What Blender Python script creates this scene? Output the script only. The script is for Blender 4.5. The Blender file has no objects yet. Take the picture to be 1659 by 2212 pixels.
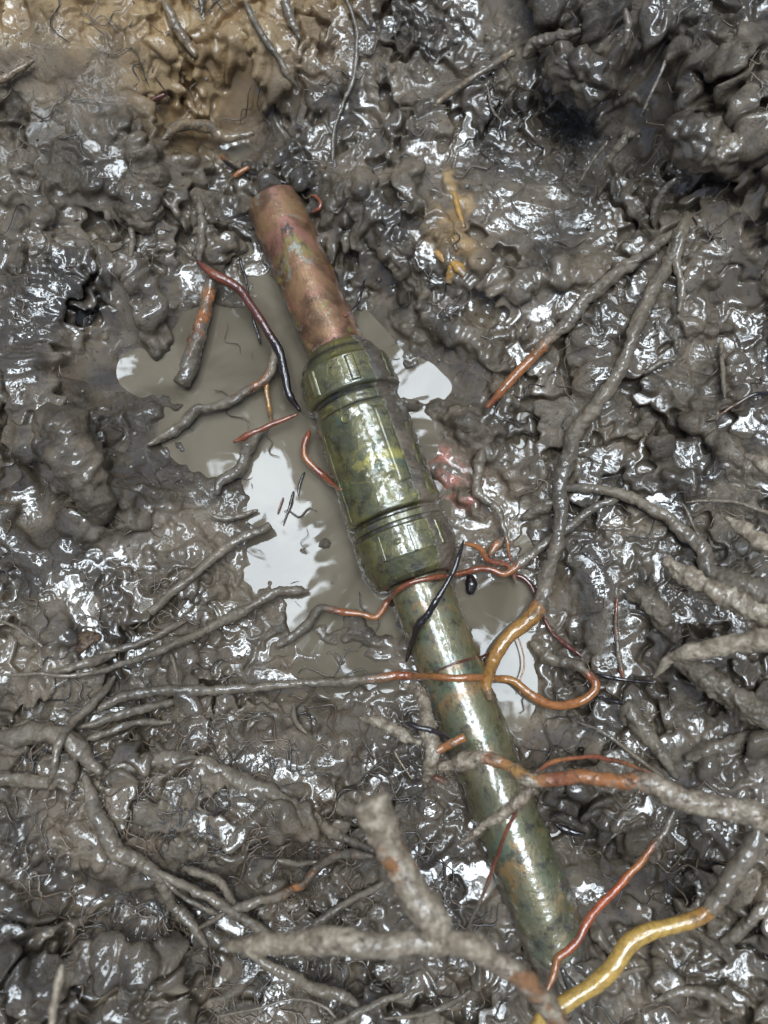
import bpy, math, random
import numpy as np
from mathutils import Vector

random.seed(7)
rng = np.random.default_rng(11)
scene = bpy.context.scene
COL = scene.collection

# ------------------------------------------------------------------ camera model
W0, H0 = 1659.0, 2212.0            # picture coordinates used for measuring
VFOV = math.radians(60.0)
F = (H0 / 2) / math.tan(VFOV / 2)
TH = math.radians(12.0)
DIST = 0.43
CAM = np.array([0.0, -DIST * math.sin(TH), DIST * math.cos(TH)])
D_ = np.array([0.0, math.sin(TH), -math.cos(TH)])
U_ = np.array([0.0, math.cos(TH), math.sin(TH)])

def P(px, py, z=0.0):
    px = np.asarray(px, float); py = np.asarray(py, float); z = np.asarray(z, float)
    r = F * D_[None, :] + np.outer(H0 / 2 - py.ravel(), U_)
    r[:, 0] += px.ravel() - W0 / 2
    t = (z.ravel() - CAM[2]) / r[:, 2]
    return CAM[None, :] + r * t[:, None]

def to_px(x, y, z=0.0):
    vx = x - CAM[0]; vy = y - CAM[1]; vz = z - CAM[2]
    dep = vy * D_[1] + vz * D_[2]
    up = vy * U_[1] + vz * U_[2]
    return W0 / 2 + F * vx / dep, H0 / 2 - F * up / dep

# ------------------------------------------------------------------ noise
def _h(ix, iy, s):
    ix = ix.astype(np.int64); iy = iy.astype(np.int64)
    n = (ix * 374761393 + iy * 668265263 + s * 2147483647 * 7 + s * 91813) & 0xFFFFFFFF
    n = ((n ^ (n >> 13)) * 1274126177) & 0xFFFFFFFF
    n = ((n ^ (n >> 16)) * 2246822519) & 0xFFFFFFFF
    n = n ^ (n >> 15)
    return (n & 0xFFFFFF).astype(np.float64) / float(0x1000000)

def gn(x, y, s=0):
    xi = np.floor(x); yi = np.floor(y)
    fx = x - xi; fy = y - yi
    u = fx * fx * fx * (fx * (fx * 6 - 15) + 10); v = fy * fy * fy * (fy * (fy * 6 - 15) + 10)
    def g(dx, dy):
        a = _h(xi + dx, yi + dy, s) * 2 * math.pi
        return np.cos(a) * (fx - dx) + np.sin(a) * (fy - dy)
    a = g(0, 0) * (1 - u) + g(1, 0) * u
    b = g(0, 1) * (1 - u) + g(1, 1) * u
    return (a * (1 - v) + b * v) * 1.5

def fbm(x, y, s=0, o=4, gain=.5):
    r = 0; a = 1; t = 0
    for i in range(o):
        r = r + a * gn(x * 2 ** i + 17.3 * i, y * 2 ** i - 9.1 * i, s + i); t += a; a *= gain
    return r / t

def gn3(x, y, z, s=0):
    return (gn(x + z * .37, y + z * .71, s) + gn(y - x * .31, z + x * .45, s + 5) + gn(z + y * .29, x - y * .53, s + 9)) / 1.6

def lumps(x, y, cell, s, rmin, rmax, prob, power=1.0):
    """Rounded bumps at jittered points; the highest wins."""
    X = x / cell; Y = y / cell
    xi = np.floor(X); yi = np.floor(Y)
    out = np.zeros_like(x)
    for dx in (-1, 0, 1):
        for dy in (-1, 0, 1):
            cx = xi + dx; cy = yi + dy
            px = cx + _h(cx, cy, s); py = cy + _h(cx, cy, s + 1)
            r = rmin + (rmax - rmin) * _h(cx, cy, s + 2) ** 1.5
            on = _h(cx, cy, s + 3) < prob
            d2 = ((X - px) ** 2 + (Y - py) ** 2) / (r * r)
            b = np.where(on & (d2 < 1), r * np.clip(1 - d2, 0, 1) ** power, 0)
            out = np.maximum(out, b)
    return out * cell

def sstep(a, b, x):
    t = np.clip((x - a) / (b - a), 0, 1)
    return t * t * (3 - 2 * t)

def smax(a, b, k):
    h = np.clip(.5 + .5 * (a - b) / k, 0, 1)
    return b + (a - b) * h + k * h * (1 - h)

def blur(a, sig):
    ny, nx = a.shape
    pad = int(3 * sig)
    b = np.pad(a, pad, mode='edge')
    fy = np.fft.fftfreq(b.shape[0])[:, None]; fx = np.fft.rfftfreq(b.shape[1])[None, :]
    k = np.exp(-2 * (math.pi * sig) ** 2 * (fx ** 2 + fy ** 2))
    c = np.fft.irfft2(np.fft.rfft2(b) * k, s=b.shape)
    return c[pad:pad + ny, pad:pad + nx]

# ------------------------------------------------------------------ object helpers
def tag(o, label=None, cat=None, group=None, kind=None):
    if label: o['label'] = label
    if cat: o['category'] = cat
    if group: o['group'] = group
    if kind: o['kind'] = kind
    return o

def empty(name, loc):
    o = bpy.data.objects.new(name, None)
    o.empty_display_size = 0.01
    o.location = Vector([float(c) for c in loc])
    COL.objects.link(o)
    return o

def mesh_obj(name, verts, faces, mat, parent=None, attrs=None, smooth=True):
    me = bpy.data.meshes.new(name)
    verts = np.asarray(verts, dtype=np.float32)
    if parent is not None:
        verts = verts - np.array(parent.location, dtype=np.float32)[None, :]
    if isinstance(faces, np.ndarray):
        n, k = faces.shape
        me.vertices.add(len(verts)); me.vertices.foreach_set('co', verts.ravel())
        me.loops.add(n * k); me.loops.foreach_set('vertex_index', faces.astype(np.int32).ravel())
        me.polygons.add(n)
        me.polygons.foreach_set('loop_start', np.arange(0, n * k, k, dtype=np.int32))
        me.update(calc_edges=True)
    else:
        me.from_pydata([tuple(v) for v in verts.tolist()], [], faces); me.update()
    if smooth:
        me.polygons.foreach_set('use_smooth', np.ones(len(me.polygons), dtype=bool))
    for k, a in (attrs or {}).items():
        a = np.asarray(a, dtype=np.float32)
        if a.ndim == 1:
            at = me.attributes.new(k, 'FLOAT', 'POINT'); at.data.foreach_set('value', a)
        else:
            at = me.attributes.new(k, 'FLOAT_COLOR', 'POINT')
            at.data.foreach_set('color', np.hstack([a, np.ones((len(a), 1), np.float32)]).astype(np.float32).ravel())
    me.materials.append(mat)
    o = bpy.data.objects.new(name, me)
    COL.objects.link(o)
    if parent is not None: o.parent = parent
    return o

# ------------------------------------------------------------------ materials
class NT:
    def __init__(s, name):
        s.m = bpy.data.materials.new(name); s.m.use_nodes = True
        s.t = s.m.node_tree; s.t.nodes.clear()
        s.out = s.t.nodes.new('ShaderNodeOutputMaterial')
        s.b = s.t.nodes.new('ShaderNodeBsdfPrincipled')
        s.t.links.new(s.b.outputs[0], s.out.inputs[0])
        tc = s.t.nodes.new('ShaderNodeTexCoord'); s.co = tc.outputs['Object']
    def set(s, name, v):
        i = s.b.inputs[name]
        if hasattr(v, 'is_output'): s.t.links.new(v, i)
        else: i.default_value = v
    def put(s, sock, v):
        if hasattr(v, 'is_output'): s.t.links.new(v, sock)
        else: sock.default_value = v
    def noise(s, scale, detail=3, rough=.55, dist=0, co=None):
        n = s.t.nodes.new('ShaderNodeTexNoise')
        n.inputs['Scale'].default_value = scale; n.inputs['Detail'].default_value = detail
        n.inputs['Roughness'].default_value = rough; n.inputs['Distortion'].default_value = dist
        s.t.links.new(co or s.co, n.inputs['Vector'])
        return n.outputs[0]
    def attr(s, name, color=False):
        n = s.t.nodes.new('ShaderNodeAttribute'); n.attribute_name = name
        return n.outputs['Color'] if color else n.outputs['Fac']
    def math(s, op, a, b=0.0, clamp=False):
        n = s.t.nodes.new('ShaderNodeMath'); n.operation = op; n.use_clamp = clamp
        s.put(n.inputs[0], a); s.put(n.inputs[1], b)
        return n.outputs[0]
    def ramp(s, v, a, b, lo=0.0, hi=1.0):
        n = s.t.nodes.new('ShaderNodeMapRange'); n.interpolation_type = 'SMOOTHSTEP'
        s.put(n.inputs[0], v); n.inputs[1].default_value = a; n.inputs[2].default_value = b
        n.inputs[3].default_value = lo; n.inputs[4].default_value = hi
        return n.outputs[0]
    def mix(s, f, a, b):
        n = s.t.nodes.new('ShaderNodeMix'); n.data_type = 'RGBA'
        s.put(n.inputs[0], f)
        for i, v in ((6, a), (7, b)):
            if not hasattr(v, 'is_output'): v = (*v, 1.0)
            s.put(n.inputs[i], v)
        return n.outputs[2]
    def bump(s, h, dist, strength=1.0, nrm=None):
        n = s.t.nodes.new('ShaderNodeBump'); n.inputs['Strength'].default_value = strength
        n.inputs['Distance'].default_value = dist
        s.put(n.inputs['Height'], h)
        if nrm is not None: s.put(n.inputs['Normal'], nrm)
        return n.outputs[0]
    def wmap(s, sx, sy, sz, rot=(0, 0, 0)):
        n = s.t.nodes.new('ShaderNodeMapping'); n.inputs['Scale'].default_value = (sx, sy, sz)
        n.inputs['Rotation'].default_value = rot
        s.t.links.new(s.co, n.inputs['Vector'])
        return n.outputs[0]

MUD_A = (0.106, 0.081, 0.055)
MUD_B = (0.192, 0.148, 0.102)
MUD_D = (0.030, 0.023, 0.016)

def mud_shade(s):
    """Colour, roughness, coat weight of wet clay; returns sockets."""
    big = s.noise(28, 4, .6)
    fine = s.noise(900, 3, .6)
    c = s.mix(s.ramp(big, .35, .66), MUD_A, MUD_B)
    c = s.mix(s.math('MULTIPLY', s.ramp(s.noise(17, 5, .68, .8), .43, .62), .80), c, (0.042, 0.033, 0.024))
    c = s.mix(s.math('MULTIPLY', s.ramp(s.noise(330, 4, .7), .56, .70), .75), c, MUD_D)
    c = s.mix(s.math('MULTIPLY', s.ramp(fine, .60, .74), .4), c, (0.24, 0.195, 0.14))
    rough = s.ramp(s.noise(95, 3, .6), .35, .65, .30, .62)
    wet = s.ramp(s.noise(34, 4, .65, .6), .44, .57, .05, 1.0)
    return c, rough, wet

def make_mud():
    s = NT('wet_mud')
    c, rough, wet = mud_shade(s)
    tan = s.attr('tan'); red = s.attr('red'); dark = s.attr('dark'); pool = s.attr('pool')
    c = s.mix(tan, c, s.mix(s.ramp(s.noise(60, 4), .35, .65), (0.34, 0.205, 0.085), (0.52, 0.345, 0.165)))
    c = s.mix(s.math('MULTIPLY', red, s.ramp(s.noise(120, 3), .35, .6)), c, (0.40, 0.155, 0.11))  # pinkish reflection mixed into the mud colour
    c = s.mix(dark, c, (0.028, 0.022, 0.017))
    s.set('Base Color', c)
    s.set('Roughness', s.math('MULTIPLY', rough, s.math('SUBTRACT', 1.0, s.math('MULTIPLY', pool, .75))))
    s.set('Specular IOR Level', .35)
    s.set('Coat Weight', s.math('MULTIPLY', s.math('MAXIMUM', wet, pool), s.math('SUBTRACT', 1.0, s.math('MAXIMUM', s.math('MULTIPLY', tan, .82), s.attr('dry')))))
    s.set('Coat IOR', 1.68)
    s.set('Coat Roughness', .02)
    grain = s.math('MULTIPLY', s.noise(700, 4, .65), s.math('SUBTRACT', 1.0, s.math('MULTIPLY', pool, .85)))
    b1 = s.bump(grain, .0011, .75)
    s.set('Normal', b1)
    cb = s.bump(s.math('MULTIPLY', s.noise(300, 2, .5), s.math('SUBTRACT', 1.0, s.math('MULTIPLY', pool, .8))), .0010, .22)
    s.set('Coat Normal', cb)
    return s.m

def make_root_mat():
    s = NT('muddy_root')
    c, rough, wet = mud_shade(s)
    bare = s.attr('bare', True); mud = s.attr('mud')
    n = s.noise(160, 4, .65)
    mask = s.ramp(s.math('ADD', mud, s.math('MULTIPLY', s.math('SUBTRACT', n, .5), 1.7)), .28, .72)
    streak = s.noise(330, 4, .7, 1.0)
    bare2 = s.mix(s.ramp(streak, .38, .66, 0, .75), bare, s.mix(.6, bare, (0.03, 0.008, 0.004)))
    c = s.mix(.3, c, s.mix(s.ramp(s.noise(190, 4, .7), .35, .65), (0.13, 0.10, 0.068), (0.34, 0.285, 0.21)))
    s.set('Base Color', s.mix(mask, bare2, c))
    s.set('Roughness', s.math('ADD', s.math('MULTIPLY', mask, s.math('SUBTRACT', rough, .25)), .25))
    s.set('Specular IOR Level', .4)
    s.set('Coat Weight', s.math('MAXIMUM', s.math('SUBTRACT', .9, mask), wet))
    s.set('Coat IOR', 1.6); s.set('Coat Roughness', .03)
    h = s.math('ADD', s.math('MULTIPLY', mask, .6), s.math('MULTIPLY', s.noise(620, 4, .65), s.math('ADD', .25, s.math('MULTIPLY', mask, .8))))
    b = s.bump(h, .0009, .75)
    s.set('Normal', b)
    s.set('Coat Normal', s.bump(s.noise(380, 2, .5), .0008, .22))
    return s.m

def make_fibre_mat():
    """Dull root bark caked with half-dry mud and fibres, as on the roots held high above the pit."""
    s = NT('caked_root')
    c, rough, wet = mud_shade(s)
    bare = s.attr('bare', True); mud = s.attr('mud')
    n = s.noise(110, 4, .65)
    mask = s.ramp(s.math('ADD', mud, s.math('MULTIPLY', s.math('SUBTRACT', n, .5), 1.5)), .38, .58)
    pale = s.mix(s.ramp(s.noise(240, 4, .7), .38, .68), (0.21, 0.158, 0.105), (0.50, 0.41, 0.30))
    s.set('Base Color', s.mix(mask, bare, pale))
    s.set('Roughness', s.ramp(s.noise(80, 2), .35, .65, .22, .6))
    s.set('Coat Weight', s.math('MULTIPLY', wet, .9)); s.set('Coat IOR', 1.6); s.set('Coat Roughness', .1)
    s.set('Normal', s.bump(s.noise(420, 5, .7), .0022, .8))
    s.set('Coat Normal', s.bump(s.noise(300, 3, .6), .0015, .6))
    return s.m

def make_water():
    s = NT('murky_water')
    c = s.mix(s.ramp(s.noise(22, 3, .55, .6), .35, .65), (0.120, 0.098, 0.069), (0.19, 0.158, 0.115))
    s.set('Base Color', c)
    s.set('Roughness', .02); s.set('IOR', 1.38); s.set('Specular IOR Level', .5)
    b = s.bump(s.noise(18, 2, .4, 1.0), .0018, .55)
    b2 = s.bump(s.noise(70, 1, .5, .4), .0003, .25, b)
    s.set('Normal', b2)
    return s.m

def pipe_mud(s):
    c, rough, wet = mud_shade(s)
    mud = s.attr('mud')
    n = s.noise(150, 5, .68)
    mask = s.ramp(s.math('ADD', mud, s.math('MULTIPLY', s.math('SUBTRACT', n, .5), 1.3)), .42, .58)
    return c, rough, mask

def make_copper():
    s = NT('tarnished_copper')
    mudc, mrough, mask = pipe_mud(s)
    cop = s.mix(s.ramp(s.noise(70, 4, .6, .5), .36, .64), (0.115, 0.058, 0.030), (0.30, 0.165, 0.078))
    cop = s.mix(s.math('MULTIPLY', s.ramp(s.noise(58, 5, .72, .6), .48, .68), .75), cop, (0.36, 0.15, 0.11))
    cop = s.mix(s.math('MULTIPLY', s.ramp(s.noise(62, 4, .65, .6), .56, .66), .8), cop, (0.23, 0.19, 0.06))
    cop = s.mix(s.ramp(s.noise(64, 4, .66, .8), .59, .67), cop, (0.25, 0.24, 0.19))
    cop = s.mix(s.math('MULTIPLY', s.ramp(s.noise(900, 2, .5, 0, s.wmap(1, .22, .5, (0, 0, .4))), .66, .74), .4), cop, (0.55, 0.37, 0.29))
    cop = s.mix(s.ramp(s.noise(60, 4, .62, .8), .60, .70), cop, (0.05, 0.034, 0.026))
    s.set('Base Color', s.mix(mask, cop, mudc))
    s.set('Metallic', s.math('MULTIPLY', s.math('SUBTRACT', 1.0, mask), .35))
    s.set('Roughness', s.ramp(s.noise(300, 4, .7), .3, .7, .3, .55))
    s.set('Coat Weight', .35); s.set('Coat IOR', 1.5); s.set('Coat Roughness', .18)
    h = s.math('ADD', s.math('MULTIPLY', s.noise(600, 4, .7), .5), s.math('MULTIPLY', mask, 1.2))
    s.set('Normal', s.bump(h, .0006, .7))
    return s.m

def make_brass(name, green):
    s = NT(name)
    mudc, mrough, mask = pipe_mud(s)
    if green:
        a, b, c3 = (0.125, 0.122, 0.056), (0.190, 0.150, 0.072), (0.110, 0.140, 0.082)
    else:
        a, b, c3 = (0.085, 0.078, 0.026), (0.150, 0.130, 0.038), (0.060, 0.085, 0.044)
    k = s.mix(s.ramp(s.noise(60, 5, .65, .6), .38, .62), a, b)
    k = s.mix(s.ramp(s.noise(45, 5, .65, .9), .53, .64), k, c3)
    k = s.mix(s.math('MULTIPLY', s.ramp(s.noise(42, 5, .68, .8), .55, .66), .8), k, (0.34, 0.29, 0.05) if not green else (0.30, 0.165, 0.05))
    k = s.mix(s.math('MULTIPLY', s.ramp(s.noise(150, 5, .74), .50, .64), .85), k, (0.032, 0.025, 0.014))
    k = s.mix(s.math('MULTIPLY', s.ramp(s.noise(900, 3, .6), .60, .72), .5), k, (0.20, 0.20, 0.15))
    grime = s.attr('grime')
    k = s.mix(s.math('MULTIPLY', grime, s.ramp(s.noise(200, 3), .3, .55, .55, 1.0)), k, (0.018, 0.014, 0.010))
    k = s.mix(s.math('MULTIPLY', s.ramp(s.noise(700, 2, .5, 0, s.wmap(1, .12, .4, (0, 0, .36))), .63, .70), .35), k, (0.30, 0.27, 0.13))
    s.set('Base Color', s.mix(mask, k, mudc))
    s.set('Metallic', s.math('MULTIPLY', s.math('SUBTRACT', 1.0, mask), .3))
    s.set('Roughness', s.ramp(s.noise(240, 4, .7), .3, .7, .24, .46))
    s.set('Specular IOR Level', .8)
    s.set('Coat Weight', s.ramp(s.noise(130, 4, .65), .35, .55, .35, 1.0)); s.set('Coat IOR', 1.7); s.set('Coat Roughness', .06)
    h = s.math('ADD', s.math('MULTIPLY', s.noise(520, 5, .72), .8), s.math('MULTIPLY', mask, 1.3))
    b = s.bump(h, .0008, .55)
    s.set('Normal', b)
    s.set('Coat Normal', s.bump(s.noise(420, 3, .6), .0006, .16))
    return s.m

def make_plain(name, col, rough=.4, coat=.6, col2=None, scale=200):
    s = NT(name)
    c2 = col2 or tuple(x * .55 for x in col)
    s.set('Base Color', s.mix(s.ramp(s.noise(scale, 4, .65), .38, .64), col, c2))
    s.set('Roughness', rough); s.set('Coat Weight', coat); s.set('Coat IOR', 1.6); s.set('Coat Roughness', .08)
    s.set('Normal', s.bump(s.noise(scale * 3, 4, .65), .0006, .6))
    return s.m

M_MUD = make_mud(); M_ROOT = make_root_mat(); M_CAKED = make_fibre_mat(); M_HAIR = make_plain('root_hair', (0.20, 0.15, 0.10), .6, .4, (0.07, 0.05, 0.035), 90); M_WATER = make_water()
M_COPPER = make_copper(); M_BRASS = make_brass('verdigris_brass', False); M_GREEN = make_brass('green_patina_tube', True)

# ------------------------------------------------------------------ pipe axis (needed by the ground and the roots)
R_T = 0.0140
def axis_pt(px, py, z): return P([px], [py], [z])[0]
AX0 = axis_pt(590, 438, 0.0085)
AXB = axis_pt(734, 772, 0.0115)
AXC = axis_pt(898, 1243, 0.0115)
AX1 = axis_pt(1240, 2140, 0.0105)
AXIS = [(AX0, AXB, R_T), (AXB, AXC, 0.0225), (AXC, AX1, R_T)]

def pipe_top(x, y):
    """Upper surface of the pipe at (x, y), -1 where there is none."""
    out = np.full(np.shape(x), -1.0)
    for a, b, r in AXIS:
        d = b - a; L = np.hypot(d[0], d[1]); ux, uy = d[0] / L, d[1] / L
        s = (x - a[0]) * ux + (y - a[1]) * uy
        q = -(x - a[0]) * uy + (y - a[1]) * ux
        zz = a[2] + (b[2] - a[2]) * s / L
        ok = (s > 0) & (s < L) & (np.abs(q) < r)
        out = np.where(ok, np.maximum(out, zz + np.sqrt(np.clip(r * r - q * q, 0, None))), out)
    return out

def pipe_dist(x, y):
    a, b = AX0, AX1
    d = b - a; L = np.hypot(d[0], d[1]); ux, uy = d[0] / L, d[1] / L
    s = np.clip((x - a[0]) * ux + (y - a[1]) * uy, 0, L)
    return np.hypot(x - a[0] - ux * s, y - a[1] - uy * s), s / L

# ------------------------------------------------------------------ mud ground
TAB = np.array([
 [72, 66, 60, 54, 48, 44, 42, 48, 62, 72, 78],
 [62, 56, 46, 38, 30, 24, 24, 32, 52, 64, 74],
 [46, 40, 30, 18, 12, 12, 14, 18, 34, 58, 68],
 [36, 30, 20, 10,  8, 12, 16, 14, 16, 42, 60],
 [30, 26, 15,  4,  2, 12, 16, 15, 17, 22, 42],
 [26, 22,  8, -2, -2,  6, 10, 13, 17, 22, 30],
 [24, 26,  8, -2, -2, -2,  4, 13, 17, 22, 28],
 [18, 24, 11,  5, -2, -2,  0, 10, 17, 23, 29],
 [16, 16, 14,  7, -2, -2,  0,  9, 15, 23, 31],
 [20, 18, 15,  9,  4,  2,  2,  8, 15, 25, 32],
 [25, 25, 21, 16, 11,  6,  4, 10, 17, 25, 32],
 [29, 29, 28, 25, 17,  7,  4, 10, 18, 27, 35],
 [35, 32, 22, 16, 13,  8,  4,  8, 20, 29, 37],
 [46, 38, 26, 20, 16, 12,  7,  8, 19, 29, 39],
 [58, 50, 36, 27, 22, 17, 13, 14, 21, 33, 44]], float) / 1000

WATER = [
 [(372,640),(395,628),(420,640),(450,625),(500,640),(560,650),(620,700),(700,800),(760,1000),(860,1300),(850,1372),(760,1350),(690,1338),(640,1332),(565,1312),(556,1270),(552,1200),(545,1150),(530,1090),(500,1058),(450,1035),(400,1005),(350,985),(325,955),(370,905),(385,872),(330,850),(270,850),(245,830),(270,770),(285,715),(330,740),(360,720)],
 [(740,670),(800,690),(880,730),(960,760),(1008,755),(1012,800),(1005,885),(960,925),(990,960),(1050,1020),(1120,1085),(1060,1120),(1000,1140),(940,1100),(850,850)],
 [(985,1250),(1060,1260),(1110,1250),(1165,1330),(1160,1390),(1150,1450),(1165,1530),(1140,1575),(1090,1530),(1050,1440),(1000,1330)],
 [(555,1455),(640,1448),(700,1440),(810,1430),(870,1460),(900,1490),(800,1500),(640,1510),(600,1480)],
 [(478,312),(520,300),(562,320),(545,350),(510,352)],
 [(1225,1880),(1290,1890),(1335,1915),(1290,1950),(1250,1940)],
]

def grid_axis(lo, hi, step, far, n):
    core = np.arange(lo, hi + step / 2, step)
    g = (far / step) ** (1.0 / n)
    k = np.cumsum(step * np.linspace(1, 1, n) * g ** np.arange(1, n + 1) * (1 - 1 / g) * 1.0 + step)
    return np.concatenate([lo - k[::-1], core, core[-1] + k]), n

STEP = 0.00068
gx, NB = grid_axis(-0.245, 0.245, STEP, 30.0, 46)
gy, _ = grid_axis(-0.255, 0.335, STEP, 30.0, 46)
X, Y = np.meshgrid(gx, gy)
Xc = np.clip(X, -0.26, 0.26); Yc = np.clip(Y, -0.27, 0.35)
PX, PY = to_px(Xc, Yc, 0.0)

def tab_lookup(px, py):
    u = np.clip(px / (W0 / 10), -.7, 10.7); v = np.clip(py / (H0 / 14), -.7, 14.7)
    T = np.pad(TAB, 3, mode='edge')
    iu = np.floor(u); iv = np.floor(v); fu = u - iu; fv = v - iv
    iu = iu.astype(int) + 3; iv = iv.astype(int) + 3
    def w(t):  # B-spline: smooth, no overshoot
        return ((1 - t) ** 3 / 6, (3 * t ** 3 - 6 * t ** 2 + 4) / 6, (-3 * t ** 3 + 3 * t ** 2 + 3 * t + 1) / 6, t ** 3 / 6)
    wu = w(fu); wv = w(fv)
    r = 0
    for a in range(4):
        for b in range(4):
            r = r + wv[a] * wu[b] * T[iv - 1 + a, iu - 1 + b]
    return r

def poly_sd(px, py, poly):
    n = len(poly); d2 = np.full(px.shape, 1e12); inside = np.zeros(px.shape, bool)
    for i in range(n):
        ax, ay = poly[i]; bx, by = poly[(i + 1) % n]
        ex, ey = bx - ax, by - ay
        t = np.clip(((px - ax) * ex + (py - ay) * ey) / (ex * ex + ey * ey), 0, 1)
        d2 = np.minimum(d2, (px - ax - ex * t) ** 2 + (py - ay - ey * t) ** 2)
        c = ((ay > py) != (by > py)) & (px < ex * (py - ay) / (ey if ey != 0 else 1e-9) + ax)
        inside ^= c
    return np.where(inside, -np.sqrt(d2), np.sqrt(d2))

def stroke_dist(px, py, pts):
    d = np.full(px.shape, 1e9)
    for (ax, ay), (bx, by) in zip(pts[:-1], pts[1:]):
        ex, ey = bx - ax, by - ay
        t = np.clip(((px - ax) * ex + (py - ay) * ey) / (ex * ex + ey * ey + 1e-9), 0, 1)
        d = np.minimum(d, np.hypot(px - ax - ex * t, py - ay - ey * t))
    return d

MM = 0.001
core_n = 2.0
wx = fbm(X * 40, Y * 40, 3, 3) ; wy = fbm(X * 40, Y * 40, 43, 3)
wpx = PX + 34 * wx + 13 * gn(X * 170, Y * 170, 71); wpy = PY + 34 * wy + 13 * gn(X * 170, Y * 170, 72)

macro = tab_lookup(PX, PY)
sd = np.full(X.shape, 1e9)
for poly in WATER:
    sd = np.minimum(sd, poly_sd(wpx, wpy, poly))
sd = sd / 4360.0
shore = sstep(0.0, 0.030, sd)
base = np.clip(sd * 0.42, -0.0045, 0.0022) + np.where(sd < .004, 1, 0) * np.clip(fbm(X * 48 + 2, Y * 48, 801, 4) * .0085 - .0008, -.002, .008) * sstep(.004, -.004, sd)
macro = base + shore * np.maximum(macro - 0.001, 0.0025)

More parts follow.
